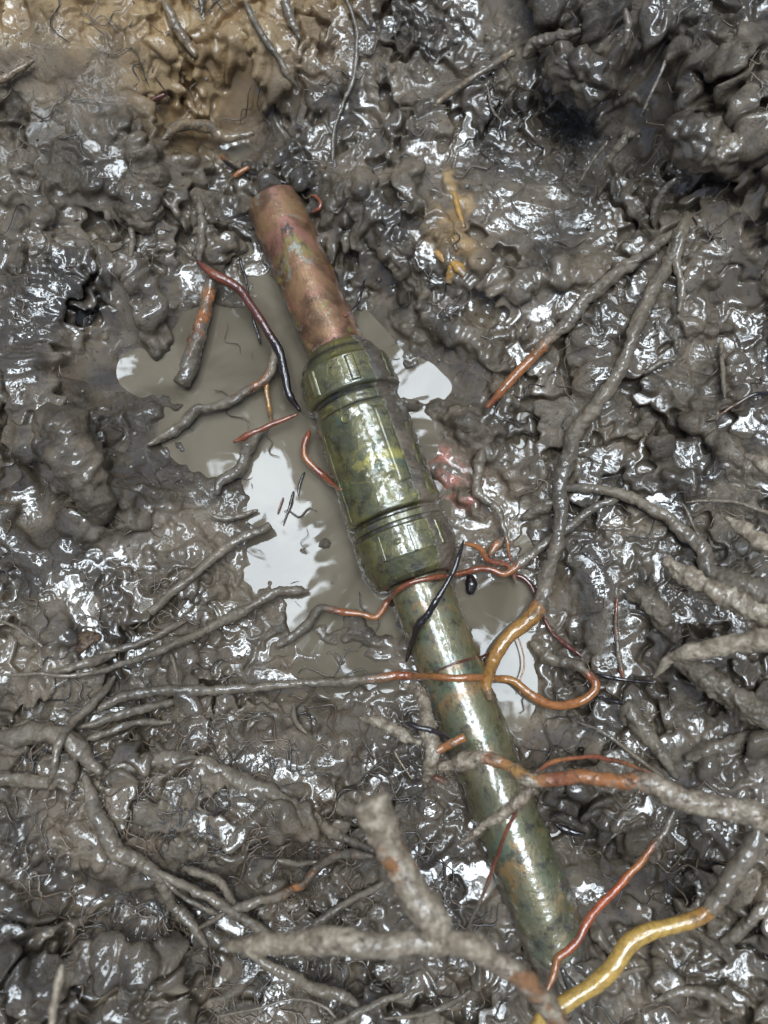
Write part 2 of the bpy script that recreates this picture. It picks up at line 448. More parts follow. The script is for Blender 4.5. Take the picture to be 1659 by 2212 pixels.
# hand-placed relief: (pixel stroke, radius px, height mm, sharpness)
STROKES = [
 ([(95,870),(150,960),(195,1050),(215,1120)], 78, 13, 1.4),
 ([(85,1060),(120,1120)], 60, -18, 1.3),
 ([(800,470),(870,570),(935,660),(1000,735)], 62, 14, 1.2),
 ([(880,430),(930,520),(1000,610),(1060,640),(1180,640)], 40, 11, 1.3),
 ([(905,590),(970,690),(1040,700),(1130,700)], 24, -9, 1.0),
 ([(1110,330),(1200,300),(1290,340),(1400,420),(1480,500)], 44, -6, 1.4),
 ([(1210,120),(1270,160)], 80, 9, 1.2),
 ([(1560,180),(1500,230)], 34, -8, 1.2),
 ([(1280,380),(1420,410),(1500,500)], 36, -10, 1.1),
 ([(1400,230),(1480,330),(1560,430),(1659,500)], 80, 22, 2.0),
 ([(1080,30),(1180,150),(1300,240)], 55, 14, 1.8), ([(1500,470),(1600,560)], 60, 9, 1.6),
 ([(1240,650),(1280,760),(1270,840)], 60, 7, 1.2),
 ([(1330,860),(1400,920),(1460,1010)], 30, -7, 1.0),
 ([(1480,950),(1560,1030),(1659,1090)], 34, 7, 1.0),
 ([(1400,990),(1450,1080)], 24, 6, 1.0),
 ([(1060,780),(1070,850)], 45, 5, 1.0),
 ([(1000,940),(1060,980),(1130,1040)], 50, 8, 1.2),
 ([(690,1180),(720,1240)], 30, 3.2, 1.3), ([(630,1180),(650,1200)], 26, 3.5, 1.3), ([(600,1250),(640,1265)],22,3,1.3),
 ([(870,880),(930,880)], 22, 3.8, 1.3), ([(880,800),(905,815)], 26, 3.6, 1.3), ([(960,900),(1000,900)],24,4,1.3),
 ([(960,1020),(1000,1060)], 42, 3.5, 1.2), ([(955,1010),(1000,1060),(1025,1085)], 36, 6.2, 1.6), ([(1045,1310),(1090,1340)], 22, 3.0, 1.2), ([(1060,1420),(1110,1390)], 26, 2.6, 1.2),  # shoals raised to carry the pink reflection painted on the mud
 ([(300,380),(330,400)], 48, 9, 1.2), ([(270,470),(330,480)], 46, 9, 1.2),
 ([(190,530),(280,540)], 44, -9, 1.2), ([(20,600),(60,560)], 60, -10, 1.2),
 ([(390,480),(450,520),(470,580)], 40, 6, 1.1), ([(300,600),(350,680)], 42, 7, 1.1),
 ([(150,560),(230,640)], 55, 7, 1.2),
 ([(500,480),(540,560)], 30, -4, 1.1),
 ([(310,640),(350,660),(340,720)], 34, 8, 1.1),
 ([(190,1380),(240,1350)], 60, 4, 1.2), ([(210,1330),(230,1420)], 28, -6, 1.2),
 ([(320,1645),(410,1645),(480,1670),(550,1700),(660,1755)], 34, 8, 1.0),
 ([(180,1640),(215,1770),(300,1860)], 30, 6, 1.0),
 ([(340,1730),(470,1770),(560,1790)], 95, 9, 1.5),
 ([(600,1830),(690,1845),(660,1880)], 42, -12, 1.2),
 ([(150,1890),(270,1930),(350,1960)], 48, -15, 1.2),
 ([(420,1915),(520,1975)], 36, -10, 1.2),
 ([(450,2050),(480,2070)], 34, -14, 1.2),
 ([(300,2010),(380,2060)], 60, 6, 1.2),
 ([(30,1980),(130,2060)], 80, 10, 1.4),
 ([(260,1555),(350,1540)], 38, -9, 1.1),
 ([(620,1560),(760,1600)], 60, 4, 1.4),
 ([(1150,1790),(1260,1800),(1350,1730)], 40, -6, 1.2),
 ([(1240,1680),(1330,1800)], 70, 6, 1.4),
 ([(1480,1635),(1610,1590)], 34, 9, 1.1),
 ([(1470,1700),(1540,1790)], 50, 7, 1.2),
 ([(1420,1730),(1440,1840)], 24, -7, 1.0),
 ([(1590,1900),(1640,1980)], 60, 8, 1.3),
 ([(1330,2090),(1450,2110)], 60, 6, 1.3),
 ([(1440,1440),(1550,1500),(1659,1560)], 50, 6, 1.1),
 ([(380,2100),(420,2160)], 50, 6, 1.3), ([(250,2130),(360,2190)], 34, -8, 1.2),
 ([(1420,560),(1500,640)], 50, 5, 1.2), ([(1570,590),(1620,680)], 55, 8, 1.3), ([(1540,690),(1600,740)], 34, -8, 1.1),
 ([(60,60),(150,90)], 90, 6, 1.5), ([(75,30),(110,140)], 24, -9, 1.0), ([(150,40),(180,110)], 22, -7, 1.0), ([(110,130),(120,210)],18,-6,1.0),
 ([(380,20),(390,60)], 28, -10, 1.1), ([(560,100),(640,170)], 60, 6, 1.3), ([(420,300),(470,340)], 30, -4, 1.0),
 ([(650,230),(720,240)], 40, 5, 1.2), ([(520,200),(570,190),(600,240)], 44, 8, 1.2), ([(960,170),(1060,100)], 40, -5, 1.1),
 ([(880,330),(950,300)], 40, 6, 1.2), ([(940,330),(960,440)], 30, 4, 1.0),
]
fine_warp_x = 14 * gn(X * 95, Y * 95, 201); fine_warp_y = 14 * gn(X * 95, Y * 95, 202)
relief = np.zeros_like(X)
for pts, r, h, sh in STROKES:
    d = stroke_dist(PX + 14 * wx + fine_warp_x, PY + 14 * wy + fine_warp_y, pts) / r
    relief += h * MM * np.exp(-(d ** (2 * sh)) * 1.2)

# general lumpiness
Xw = X + 0.010 * wx + .0035 * gn(X * 150, Y * 150, 91); Yw = Y + 0.010 * wy + .0035 * gn(X * 150, Y * 150, 92)
calm = 0.30 + .70 * sstep(0.001, 0.016, sd)
flat = np.zeros_like(X)      # the smoother, matte mud flats
for pts, r in (([(470,1080),(430,1040),(380,1000)], 105), ([(300,880),(330,830)], 60), ([(1130,480),(1080,430),(1180,520)], 100), ([(60,1150),(150,1200)], 70), ([(640,1600),(760,1560)], 80), ([(700,1500), (620,1560)], 50), ([(1300,1400),(1250,1250)], 60), ([(250,300),(120,260)],90)):
    d = stroke_dist(wpx, wpy, pts) / r
    flat = np.maximum(flat, np.exp(-d ** 4))
tl = np.exp(-((PX / 430) ** 2 + (PY / 230) ** 2))
slab = sstep(.02, .30, fbm(X * 15 + 4, Y * 15, 811, 2)) * (1 - sstep(.035, .06, macro))
amp = calm * (1 - .72 * flat) * (1 - .55 * tl) * (1 - .62 * slab)
ox = np.maximum(np.abs(X) - .25, 0); oy = np.maximum(np.maximum(Y - .34, -.26 - Y), 0)
out = np.hypot(ox, oy)
near = 1 - sstep(.01, .10, out)
amp = amp * near; calm = calm * near
relief = relief * near
steep = sstep(0.02, 0.06, macro)

n1 = fbm(Xw * 26, Yw * 26, 5, 3)                                   # ~40 mm
n2 = 1 - np.abs(fbm(Xw * 48, Yw * 48, 15, 2)) * 2.4               # folds
L1 = lumps(Xw, Yw, 0.026, 21, .30, .75, .70, .8)
L2 = lumps(Xw + .003, Yw, 0.0125, 25, .22, .62, .50, .8)
L3 = lumps(X + .002 * wx, Y + .002 * wy, 0.0062, 29, .16, .50, .42, .75)
L4 = lumps(X, Y, 0.0034, 33, .15, .45, .35, .75)
patch = sstep(-.10, .40, fbm(X * 30, Y * 30, 77, 2))
patch2 = sstep(-.05, .35, fbm(X * 36 + 7, Y * 36, 78, 2))
patch3 = sstep(.0, .35, fbm(X * 22 - 3, Y * 22, 79, 2))
noise = (n1 * 9.0 * MM + n2 * 2.5 * MM * (0.25 + 1.2 * patch3) + L1 * .34 + L2 * .44 * (.12 + patch2)
         + fbm(Xw * 90, Yw * 90, 61, 3) * 2.2 * MM)
h = macro + relief + noise * amp - 0.004 * amp
an_ = .8 * fbm(X * 9, Y * 9, 821, 2)
sm_u = X * np.cos(an_) + Y * np.sin(an_); sm_v = -X * np.sin(an_) + Y * np.cos(an_)
h = h + (gn(sm_u * 28, sm_v * 210, 822) * .55 + gn(sm_u * 20, sm_v * 90, 823) * 1.1) * MM * slab * calm
# thin runny mud settles in the hollows
lo = blur(h, 12.0) - 0.0002
k1 = sstep(-.35, .05, fbm(X * 24 + 3, Y * 24, 111, 2))
hp = smax(h, lo - .0012 * (1 - k1), 0.0010)
pool = sstep(-.0002, 0.0014, lo - h) * k1
h = hp
h = h + (L3 * .50 * (.25 + patch) + L4 * .75 * (.3 + patch2) + fbm(X * 400, Y * 400, 65, 2) * .30 * MM * (.4 + patch)
         + fbm(Xw * 190, Yw * 190, 66, 2) * .65 * MM * (.35 + patch2) + gn(X * 270, Y * 270, 67) * .25 * MM) * amp * (1 - .78 * pool)
h = h + gn(X * 75, Y * 75, 68) * .35 * MM * calm + gn(X * 160, Y * 160, 69) * .13 * MM * calm
# crevices and small holes between the lumps
cr = gn(Xw * 34, Yw * 34, 701) + .35 * gn(Xw * 90, Yw * 90, 702)
cr2 = gn(Xw * 62 + 5, Yw * 62, 703) + .3 * gn(Xw * 150, Yw * 150, 704)
pc = sstep(-.12, .22, fbm(X * 17, Y * 17, 705, 2)); pc2 = sstep(-.05, .25, fbm(X * 20 + 9, Y * 20, 706, 2))
keepout = near * sstep(.004, .020, sd) * (1 - flat) * (1 - .8 * np.exp(-((PX / 620) ** 2 + (PY / 300) ** 2)))
h = h - (9.0 * MM * np.exp(-(cr / .085) ** 2) * pc + 3.0 * MM * np.exp(-(cr2 / .08) ** 2) * pc2) * keepout
h = h - lumps(Xw, Yw, .026, 711, .10, .26, .45, .6) * 1.15 * keepout
pool = pool * (1 - .9 * np.clip(np.exp(-(cr / .1) ** 2) * pc, 0, 1))
# drips and runs down the bank at the top left
runs = gn(X * 62 + wx * .6, Y * 22, 301) * .8 * MM * sstep(.02, .05, macro) * (PY < 700)
h = h + runs * near
# mud banked against the pipe in a few places, kept off its top elsewhere
pd, ps = pipe_dist(X, Y)
clear = np.where(pd < .027, 1, 0) * (ps > .02) * (ps < .975)
cap = 0.0085 + .55 * np.clip(pd - .004, 0, None) + .0022 * gn(X * 120, Y * 120, 55)
cap = np.where(ps > .70, cap + .010 * sstep(.009, .018, pd), cap)
h = np.where(clear > 0, np.minimum(h, np.maximum(cap, -.004)), h)
# where the pipe leaves the mud at its two ends
e0 = np.exp(-(np.hypot(X - AX0[0], Y - AX0[1] - .008) / .017) ** 2)
e0 = e0 * (1 + .9 * gn(X * 90, Y * 90, 611) + .5 * gn(X * 220, Y * 220, 612))
h = h + .012 * e0 * (ps < .002)
d1 = stroke_dist(PX, PY, [(1205,2110),(1240,2180),(1270,2250)]) / 75
h = h + .012 * np.exp(-d1 ** 2)

# the pit's rim, and the level ground beyond it
rim = .20 * sstep(0, .45, out)
h = h * (1 - sstep(.3, 1.2, out)) + rim + (.014 * gn(X * 7, Y * 7, 402) + .006 * gn(X * 17, Y * 17, 403)) * (1 - near) * (1 - sstep(.6, 1.5, out))
h = h + np.where(out > .3, .01 * gn(X * 3, Y * 3, 401), 0)

# displace sideways a little where the mud stands steep, so that lumps overhang
hy, hx = np.gradient(blur(h, 4.0), gy, gx)
hx = np.clip(hx, -1.6, 1.6); hy = np.clip(hy, -1.6, 1.6)
det = (h - blur(h, 9.0)); det = np.clip(det, -.004, .004)
inside = (out <= 0)
VX = X - np.where(inside, hx * det * .9, 0); VY = Y - np.where(inside, hy * det * .9, 0)

tan = sstep(0.25, 1.0, (1 - stroke_dist(wpx, wpy, [(0,0),(150,50),(360,40),(560,0)]) / 430) + .25 * wx)
tan = np.maximum(tan, .62 * sstep(.1, .9, (1 - stroke_dist(wpx, wpy, [(430,40),(560,130),(420,240),(620,110)]) / 200) + .3 * wy))
tan = np.maximum(tan, .9 * np.exp(-(stroke_dist(wpx, wpy, [(950,530),(975,570),(990,585)]) / 34) ** 2))
tan = np.maximum(tan, .8 * np.exp(-(stroke_dist(wpx, wpy, [(975,410),(1000,500)]) / 13) ** 2))
dry = np.zeros_like(X)
for pts, r, a in (([(40,300),(150,330),(290,290)], 150, .85), ([(470,1080),(430,1040)], 90, .6), ([(1500,280),(1600,380)], 110, .4), ([(200,2010),(330,2080)], 130, .5), ([(330,860),(300,900)], 60, .5), ([(760,560),(900,700)], 60, .3)):
    dry = np.maximum(dry, a * np.exp(-(stroke_dist(wpx, wpy, pts) / r) ** 3))
red = np.zeros_like(X)  # pink reflection on the puddle, painted as colour on the mud
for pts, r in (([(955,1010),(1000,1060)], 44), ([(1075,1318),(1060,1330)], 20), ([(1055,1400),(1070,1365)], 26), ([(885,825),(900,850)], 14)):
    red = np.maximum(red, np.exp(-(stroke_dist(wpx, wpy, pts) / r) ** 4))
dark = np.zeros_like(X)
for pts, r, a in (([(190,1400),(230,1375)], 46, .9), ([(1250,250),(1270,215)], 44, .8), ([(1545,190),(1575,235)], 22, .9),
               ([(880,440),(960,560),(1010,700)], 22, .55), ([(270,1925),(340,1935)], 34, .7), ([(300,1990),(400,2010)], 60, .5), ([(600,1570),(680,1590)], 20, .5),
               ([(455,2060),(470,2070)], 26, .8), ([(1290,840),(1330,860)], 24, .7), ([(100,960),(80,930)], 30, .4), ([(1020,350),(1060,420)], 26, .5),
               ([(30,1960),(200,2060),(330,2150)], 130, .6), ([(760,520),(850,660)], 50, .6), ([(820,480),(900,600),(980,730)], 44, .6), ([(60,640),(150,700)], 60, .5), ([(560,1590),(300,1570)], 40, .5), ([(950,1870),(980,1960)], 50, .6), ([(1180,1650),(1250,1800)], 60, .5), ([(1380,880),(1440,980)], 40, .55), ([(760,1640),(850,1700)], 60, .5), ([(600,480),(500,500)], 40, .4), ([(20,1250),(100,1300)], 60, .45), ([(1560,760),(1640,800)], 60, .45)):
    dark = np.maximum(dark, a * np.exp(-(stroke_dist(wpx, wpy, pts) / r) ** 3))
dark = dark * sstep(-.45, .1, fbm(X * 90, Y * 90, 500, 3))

ny, nx = X.shape
idx = np.arange(ny * nx).reshape(ny, nx)
faces = np.stack([idx[:-1, :-1], idx[:-1, 1:], idx[1:, 1:], idx[1:, :-1]], -1).reshape(-1, 4)
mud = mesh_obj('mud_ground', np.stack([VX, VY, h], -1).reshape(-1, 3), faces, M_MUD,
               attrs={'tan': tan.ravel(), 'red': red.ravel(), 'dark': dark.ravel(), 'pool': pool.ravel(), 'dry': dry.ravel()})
tag(mud, kind='structure')

# smooth support surface that roots lie on
SUP = np.maximum(blur(h, 7.0), 0.0)
def support(x, y):
    i = np.clip(np.searchsorted(gx, x) - 1, 0, nx - 2); j = np.clip(np.searchsorted(gy, y) - 1, 0, ny - 2)
    fx = np.clip((x - gx[i]) / (gx[i + 1] - gx[i]), 0, 1); fy = np.clip((y - gy[j]) / (gy[j + 1] - gy[j]), 0, 1)
    s = (SUP[j, i] * (1 - fx) * (1 - fy) + SUP[j, i + 1] * fx * (1 - fy) + SUP[j + 1, i] * (1 - fx) * fy + SUP[j + 1, i + 1] * fx * fy)
    return np.maximum(s, pipe_top(x, y))

# ------------------------------------------------------------------ puddle water
wgx = np.linspace(-.25, .25, 60); wgy = np.linspace(-.25, .33, 70)
WX, WY = np.meshgrid(wgx, wgy)
wi = np.arange(WX.size).reshape(WX.shape)
wf = np.stack([wi[:-1, :-1], wi[:-1, 1:], wi[1:, 1:], wi[1:, :-1]], -1).reshape(-1, 4)
tag(mesh_obj('puddle_water', np.stack([WX, WY, np.zeros_like(WX)], -1).reshape(-1, 3), wf, M_WATER), kind='structure')

# ------------------------------------------------------------------ tubes
def spline(pts, n_per=14):
    p = np.asarray(pts, float)
    if len(p) == 2:
        t = np.linspace(0, 1, n_per)[:, None]; return p[0] * (1 - t) + p[1] * t, np.linspace(0, 1, n_per)
    q = np.vstack([2 * p[0] - p[1], p, 2 * p[-1] - p[-2]])
    out = []; par = []
    for i in range(1, len(q) - 2):
        t = np.linspace(0, 1, n_per, endpoint=False)[:, None]
        a, b, c, d = q[i - 1], q[i], q[i + 1], q[i + 2]
        out.append(.5 * ((2 * b) + (c - a) * t + (2 * a - 5 * b + 4 * c - d) * t ** 2 + (3 * b - a - 3 * c + d) * t ** 3))
        par.append((i - 1 + t[:, 0]) / (len(p) - 1))
    out.append(p[-1:]); par.append(np.array([1.0]))
    return np.vstack(out), np.concatenate(par)

def resample(pts, par, step):
    seg = np.linalg.norm(np.diff(pts, axis=0), axis=1); s = np.concatenate([[0], np.cumsum(seg)])
    n = max(4, int(s[-1] / step) + 1)
    t = np.linspace(0, s[-1], n)
    return np.stack([np.interp(t, s, pts[:, k]) for k in range(pts.shape[1])], -1), np.interp(t, s, par)

def tube(path, rad, ring, rough, seed, cut=False, fine=.12, mod=None):
    n = len(path)
    tang = np.gradient(path, axis=0); tang /= np.linalg.norm(tang, axis=1)[:, None] + 1e-12
    up = np.array([0, 0, 1.0])
    nrm = np.zeros_like(path)
    v = np.cross(tang[0], up); v /= np.linalg.norm(v) + 1e-9
    for i in range(n):
        v = v - tang[i] * np.dot(v, tang[i]); v /= np.linalg.norm(v) + 1e-9
        nrm[i] = v
    bi = np.cross(tang, nrm)
    a = np.linspace(0, 2 * math.pi, ring, endpoint=False)
    dirs = nrm[:, None, :] * np.cos(a)[None, :, None] + bi[:, None, :] * np.sin(a)[None, :, None]
    V0 = path[:, None, :] + dirs * rad[:, None, None]
    rm = float(np.mean(rad)) + 1e-6
    f1 = 0.45 / rm
    f1 = min(f1, 260)
    q = V0 * f1
    k = 1 + rough * gn3(q[..., 0], q[..., 1], q[..., 2], seed) + fine * gn3(q[..., 0] * 2.7, q[..., 1] * 2.7, q[..., 2] * 2.7, seed + 3) + fine * .55 * gn3(q[..., 0] * 6.5, q[..., 1] * 6.5, q[..., 2] * 6.5, seed + 4)
    if mod is not None: k = 1 + (k - 1) * mod[:, None]
    V = path[:, None, :] + dirs * (rad[:, None] * k)[..., None]
    V = V.reshape(-1, 3)
    ii = np.arange(n * ring).reshape(n, ring)
    j2 = np.roll(ii, -1, axis=1)
    fs = np.stack([ii[:-1], j2[:-1], j2[1:], ii[1:]], -1).reshape(-1, 4).tolist()
    vs = V.tolist()
    tpar = np.repeat(np.arange(n), ring).tolist()
    for end, sgn in ((0, -1), (n - 1, 1)):
        base = len(vs)
        bulge = .25 if cut else .75
        vs.append((path[end] + tang[end] * sgn * rad[end] * bulge).tolist()); tpar.append(end)
        mid = [(path[end] + tang[end] * sgn * rad[end] * bulge * .72 + (V[end * ring + m] - path[end]) * (.8 if cut else .66)).tolist() for m in range(ring)]
        vs += mid; tpar += [end] * ring
        for m in range(ring):
            m2 = (m + 1) % ring
            r0, r1 = int(ii[end, m]), int(ii[end, m2]); q0, q1 = base + 1 + m, base + 1 + m2
            if sgn > 0:
                fs.append([r0, r1, q1, q0]); fs.append([q0, q1, base])
            else:
                fs.append([r1, r0, q0, q1]); fs.append([q1, q0, base])
    return np.array(vs), fs, np.array(tpar)

BARE = {'orange': (0.38, 0.145, 0.045), 'amber': (0.40, 0.20, 0.052), 'yellow': (0.52, 0.32, 0.075), 'redor': (0.44, 0.095, 0.028),
        'rust': (0.26, 0.075, 0.032), 'maroon': (0.12, 0.030, 0.018), 'black': (0.010, 0.009, 0.009), 'straw': (0.36, 0.26, 0.15),
        'mud': (0.12, 0.10, 0.08), 'brown': (0.17, 0.10, 0.055), 'dorange': (0.30, 0.135, 0.05), 'darkwood': (0.045, 0.024, 0.013), 'pale': (0.28, 0.235, 0.19), 'pink': (0.36, 0.11, 0.075), 'tan': (0.30, 0.21, 0.12)}
_seed = [100]
def ev(v, t):
    v = v if isinstance(v, (list, tuple)) else [v]
    if len(v) == 1: return np.full(len(t), float(v[0]))
    return np.interp(t, np.linspace(0, 1, len(v)), np.array(v, float))

def root(name, pts, r, mud=1.0, col='mud', lift=0.0, parent=None, mat=None, rough=.26, wob=1.0, cut=False, ring=None, stiff=14, z0=None, zz=None, fine=.19):
    """A root along picture points, lying on the mud (lift in mm above it), r in picture pixels."""
    _seed[0] += 7; sd_ = _seed[0]
    p2, par = spline(np.asarray(pts, float))
    rm = np.mean(r if isinstance(r, (list, tuple)) else [r])
    stepx = max(2.0, min(3.0, rm * .4))
    p2, par = resample(p2, par, stepx)
    n = len(p2)
    # natural unevenness of the path
    s = np.arange(n) * 1.0
    wv = wob * rm * .32
    nl = float(n) * stepx
    tip = np.minimum(1, .58 + .42 * np.arange(n)[::-1] * stepx / max(3.2 * rm, 1)) if not cut and mat is not M_MUD and wob > .15 else np.ones(n)
    tip = tip * (np.minimum(1, .55 + .45 * np.arange(n) * stepx / max(2.2 * rm, 1)) if not cut and mat is not M_MUD and wob > .15 else 1)
    fr = stepx / (rm * 4.5 + 10)
    p2 = p2 + np.stack([gn(s * fr, s * 0 + sd_ * 1.7, sd_), gn(s * fr, s * 0 + sd_ * 2.3, sd_ + 1)], -1) * wv
    lf = ev(lift, par) * MM; rr = ev(r, par)
    rr = rr * (1 - .12 * (1 - sstep(.2, .7, ev(mud, par)))) * tip * (1 + (.20 if rm < 9 else .12) * gn(s * stepx / (rm * 3 + 14), s * 0 + sd_ * 3.1, sd_ + 2) + (.14 if rm < 9 else .07) * np.maximum(gn(s * stepx / (rm * 1.6 + 8), s * 0 + sd_ * .7, sd_ + 6), 0))
    if zz is not None:
        z = ev(zz, par) * MM
    else:
        z = np.full(n, 0.02)
        for _ in range(5):
            w = P(p2[:, 0], p2[:, 1], z)
            dep = (w - CAM) @ D_
            z = support(w[:, 0], w[:, 1]) + lf + rr * dep / F * .45
        k = int(stiff); ker = np.hanning(2 * k + 3)[1:-1]; ker /= ker.sum()
        zp = np.concatenate([np.full(k, z[0]), z, np.full(k, z[-1])])
        z = np.convolve(zp, ker, 'valid')
    w = P(p2[:, 0], p2[:, 1], z)
    dep = (w - CAM) @ D_
    rad = rr * dep / F
    ring = ring or (8 if rm < 6 else 14 if rm < 12 else 24 if rm < 24 else 64)
    vs, fs, tp = tube(w, rad, ring, rough, sd_, cut, fine, .30 + .70 * sstep(.15, .7, ev(mud, par)))
    cols = [col] if isinstance(col, str) else col
    ca = np.array([BARE[c] for c in cols])
    tt = par[tp]
    bare = np.stack([ev(list(ca[:, k]), tt) for k in range(3)], -1)
    return vs, fs, {'bare': bare, 'mud': ev(mud, tt)}, (mat or M_ROOT), w

def R(name, label, cat, group, pts, r, **kw):
    """A root that is one mesh."""
    vs, fs, at, mat, w = root(name, pts, r, **kw)
    o = mesh_obj(name, vs, fs, mat, None, at)
    return tag(o, label, cat, group)

def RB(name, label, cat, group, parts):
    """A root with side branches: parts = [(part name, pts, r, kwargs), ...]."""
    e = None
    for pn, pts, r, kw in parts:
        vs, fs, at, mat, w = root(pn, pts, r, **kw)
        if e is None:
            e = tag(empty(name, w[0]), label, cat, group)
        po = mesh_obj(pn, vs, fs, mat, e, at)
        if mat is M_CAKED:
            hv = []; hf = []; q_ = np.random.default_rng(len(vs))
            for _ in range(int(len(w) * 1.6)):
                i_ = q_.integers(len(vs) - 40); c_ = vs[i_]; a_ = w[np.argmin(((w - c_) ** 2).sum(1))]
                n_ = (c_ - a_); R_ = np.linalg.norm(n_) + 1e-9; n_ /= R_
                d_ = q_.normal(size=3); d_ -= n_ * np.dot(d_, n_) * .75; d_ /= np.linalg.norm(d_)
                t_ = np.linspace(0, 1, 5)[:, None]; L_ = q_.uniform(.0015, .005)
                v2, f2, _x = tube(c_ - n_ * .0002 + d_ * t_ * L_ + n_ * (t_ * (1 - t_)) * L_ * .8, np.linspace(.00022, .00006, 5) * q_.uniform(.6, 1.3), 4, .1, int(i_))
                b0 = len(hv); hv += v2.tolist(); hf += [[z_ + b0 for z_ in ff] for ff in f2]
            ho = mesh_obj('root_hair', np.array(hv), hf, M_HAIR, e); ho.parent = po; ho['kind'] = 'stuff'
    return e

# ------------------------------------------------------------------ roots
TR = 'tree roots in the mud'; FR = 'thin rootlets on the mud'; FG = 'caked roots held above the pit'
G = 'root'
RB('tree_root', 'long grey root down the right side, its bare amber end resting on the pipe', G, TR, [
 ('main_root', [(1482,462),(1445,560),(1402,640),(1352,770),(1310,850),(1245,930),(1225,1000),(1207,1060),(1210,1130),(1195,1200),(1175,1270),(1152,1328),(1095,1380),(1062,1430),(1050,1475),(1062,1506)],
   [15,15,14,14,15,17,16,16,15,16,17,19,17,17,16,13], dict(mud=[1,1,1,1,1,1,1,1,1,.9,.85,.35,.05,.0,.1,.6], col=['brown']*10+['rust','amber','amber','amber','amber','amber'], lift=[0,2,3,4,4,4,4,4,5,6,8,9,9,7,3,1], rough=.2)),
 ('side_root', [(1213,1056),(1290,1055),(1370,1078),(1420,1105),(1468,1140),(1520,1190),(1535,1230),(1585,1258),(1680,1296)], [10,11,12,13,14,18,20,24,32], dict(lift=[4,4,4,4,4,4,3,2,2])),
 ('side_root', [(1205,1085),(1160,1103),(1132,1115)], [13,14,15], dict(lift=[4,3,2])),
])
R('tree_root', 'grey root with bare rust red lower half, ending beside the right hand pool', G, TR, [(1452,503),(1355,572),(1280,632),(1220,700),(1180,737),(1140,782),(1100,827),(1052,880)], [12,14,15,14,13,12,12,9], mud=[1,1,1,1,.6,.25,.2,.2], col=['brown','brown','brown','rust','orange','orange','orange','rust'], lift=[2,2,2,3,4,5,5,3])
R('tree_root', 'short wavy grey root hanging just right of the long grey root', G, TR, [(1475,500),(1462,565),(1474,630),(1467,672)], [11,10,9,7], lift=3)
R('twig', 'straight pale broken twig lying on the mud at the top', 'twig', None, [(937,228),(985,193),(1040,156),(1109,114)], [6,7,7,8], mud=[.35,.45,.6,.7], col='straw', lift=[1,5,7,5], cut=True, wob=.5)
R('rootlet', 'long thin pale rootlet winding down from the top edge', G, FR, [(742,-20),(770,65),(765,165),(745,215),(722,282),(718,348)], [4,4.5,4.5,4,3.5,4], mud=[.8,.5,.4,.6,.7,.8], col='pale', lift=3, stiff=14)
R('rootlet', 'thin crooked muddy rootlet at the top, left of the long pale one', G, FR, [(530,5),(565,75),(605,130),(622,165),(642,187)], [7,7,6,6,4], mud=.85, col='pale', lift=3)
R('tree_root', 'tan mud covered root running down the tan bank at the top', G, TR, [(352,0),(380,55),(400,88),(422,118)], [11,13,12,11], mud=.4, col='tan', lift=2)
R('tree_root', 'tan root stub at the left edge below the tan bank', G, TR, [(-20,182),(35,155),(72,131)], [9,9,7], mud=.4, col='tan', lift=4)
R('tree_root', 'arched mud covered root above the small hole at the head of the pipe', G, TR, [(352,300),(390,272),(450,275),(490,300),(545,287)], [10,13,13,11,9], mud=.45, col='tan', lift=[2,7,8,7,6])
R('twig', 'black wet twig with a bright orange tip at the head of the pipe', 'twig', None, [(474,336),(492,352),(515,366),(545,374),(575,381),(618,396)], [5,7,6,4,4,4], mud=[.0,.0,.05,.3,.1,.3], col=['orange','black','black','black','black','black'], lift=4)
R('wood_splinter', 'small pale orange wood splinter above the end of the pipe', 'wood splinter', None, [(506,381),(520,371),(538,362)], [5,8,5], mud=.15, col='orange', lift=6, cut=True, rough=.4)
R('tree_root', 'dark maroon root turning black as it bends down beside the coupling', G, TR, [(428,566),(465,597),(515,622),(540,655),(562,690),(598,748),(614,800),(624,848),(648,886)], [9,11,11,11,11,11,11,10,9], mud=[.2,.15,.1,.05,.05,.0,.0,.0,.1], col=['maroon','rust','maroon','maroon','maroon','black','black','black','black'], lift=[8,10,12,12,12,10,9,8,5])
R('rootlet', 'thin black rootlet running beside the dark maroon root', G, FR, [(517,556),(532,610),(540,660),(552,705),(562,742)], 3.5, mud=.0, col='black', lift=[3,5,6,5,2])
R('tree_root', 'half sunken straight dark root above the maroon root', G, TR, [(428,425),(436,480),(436,520),(430,562)], [9,11,10,9], mud=.85, col='brown', lift=2)
R('tree_root', 'thick stubby muddy root hanging into the left of the puddle, orange patches showing', G, TR, [(458,608),(440,680),(428,735),(405,790),(388,826)], [14,15,17,18,17], mud=[.6,.35,.62,.85,1], col=['orange','orange','rust','brown','brown'], lift=[5,7,7,6,5], cut=True)
RB('tree_root', 'knobbly branching root across the upper puddle, grey with orange joints', G, TR, [
 ('main_root', [(588,735),(592,770),(572,822),(530,846),(490,870),(455,880),(420,888),(385,923),(320,962)], [7,9,10,10,11,8,10,11,8], dict(mud=[.5,.7,.45,.65,.9,.8,.85,1,1], col=['amber','brown','orange','rust','brown','brown','brown','brown','brown'], lift=[6,7,7,6,6,6,6,4,2], rough=.4)),
 ('side_root', [(577,820),(577,850),(582,880),(585,910)], [6,6,6,5], dict(mud=[.3,.15,.1,.7], col='amber', lift=[6,5,4,1]))])
R('rootlet', 'short brick red rootlet pointing left from the coupling over the water', G, FR, [(642,896),(610,908),(575,923),(540,938),(504,955)], [6,6,7,7,7], mud=[.1,.15,.2,.35,.3], col='rust', lift=[9,8,8,7,5])
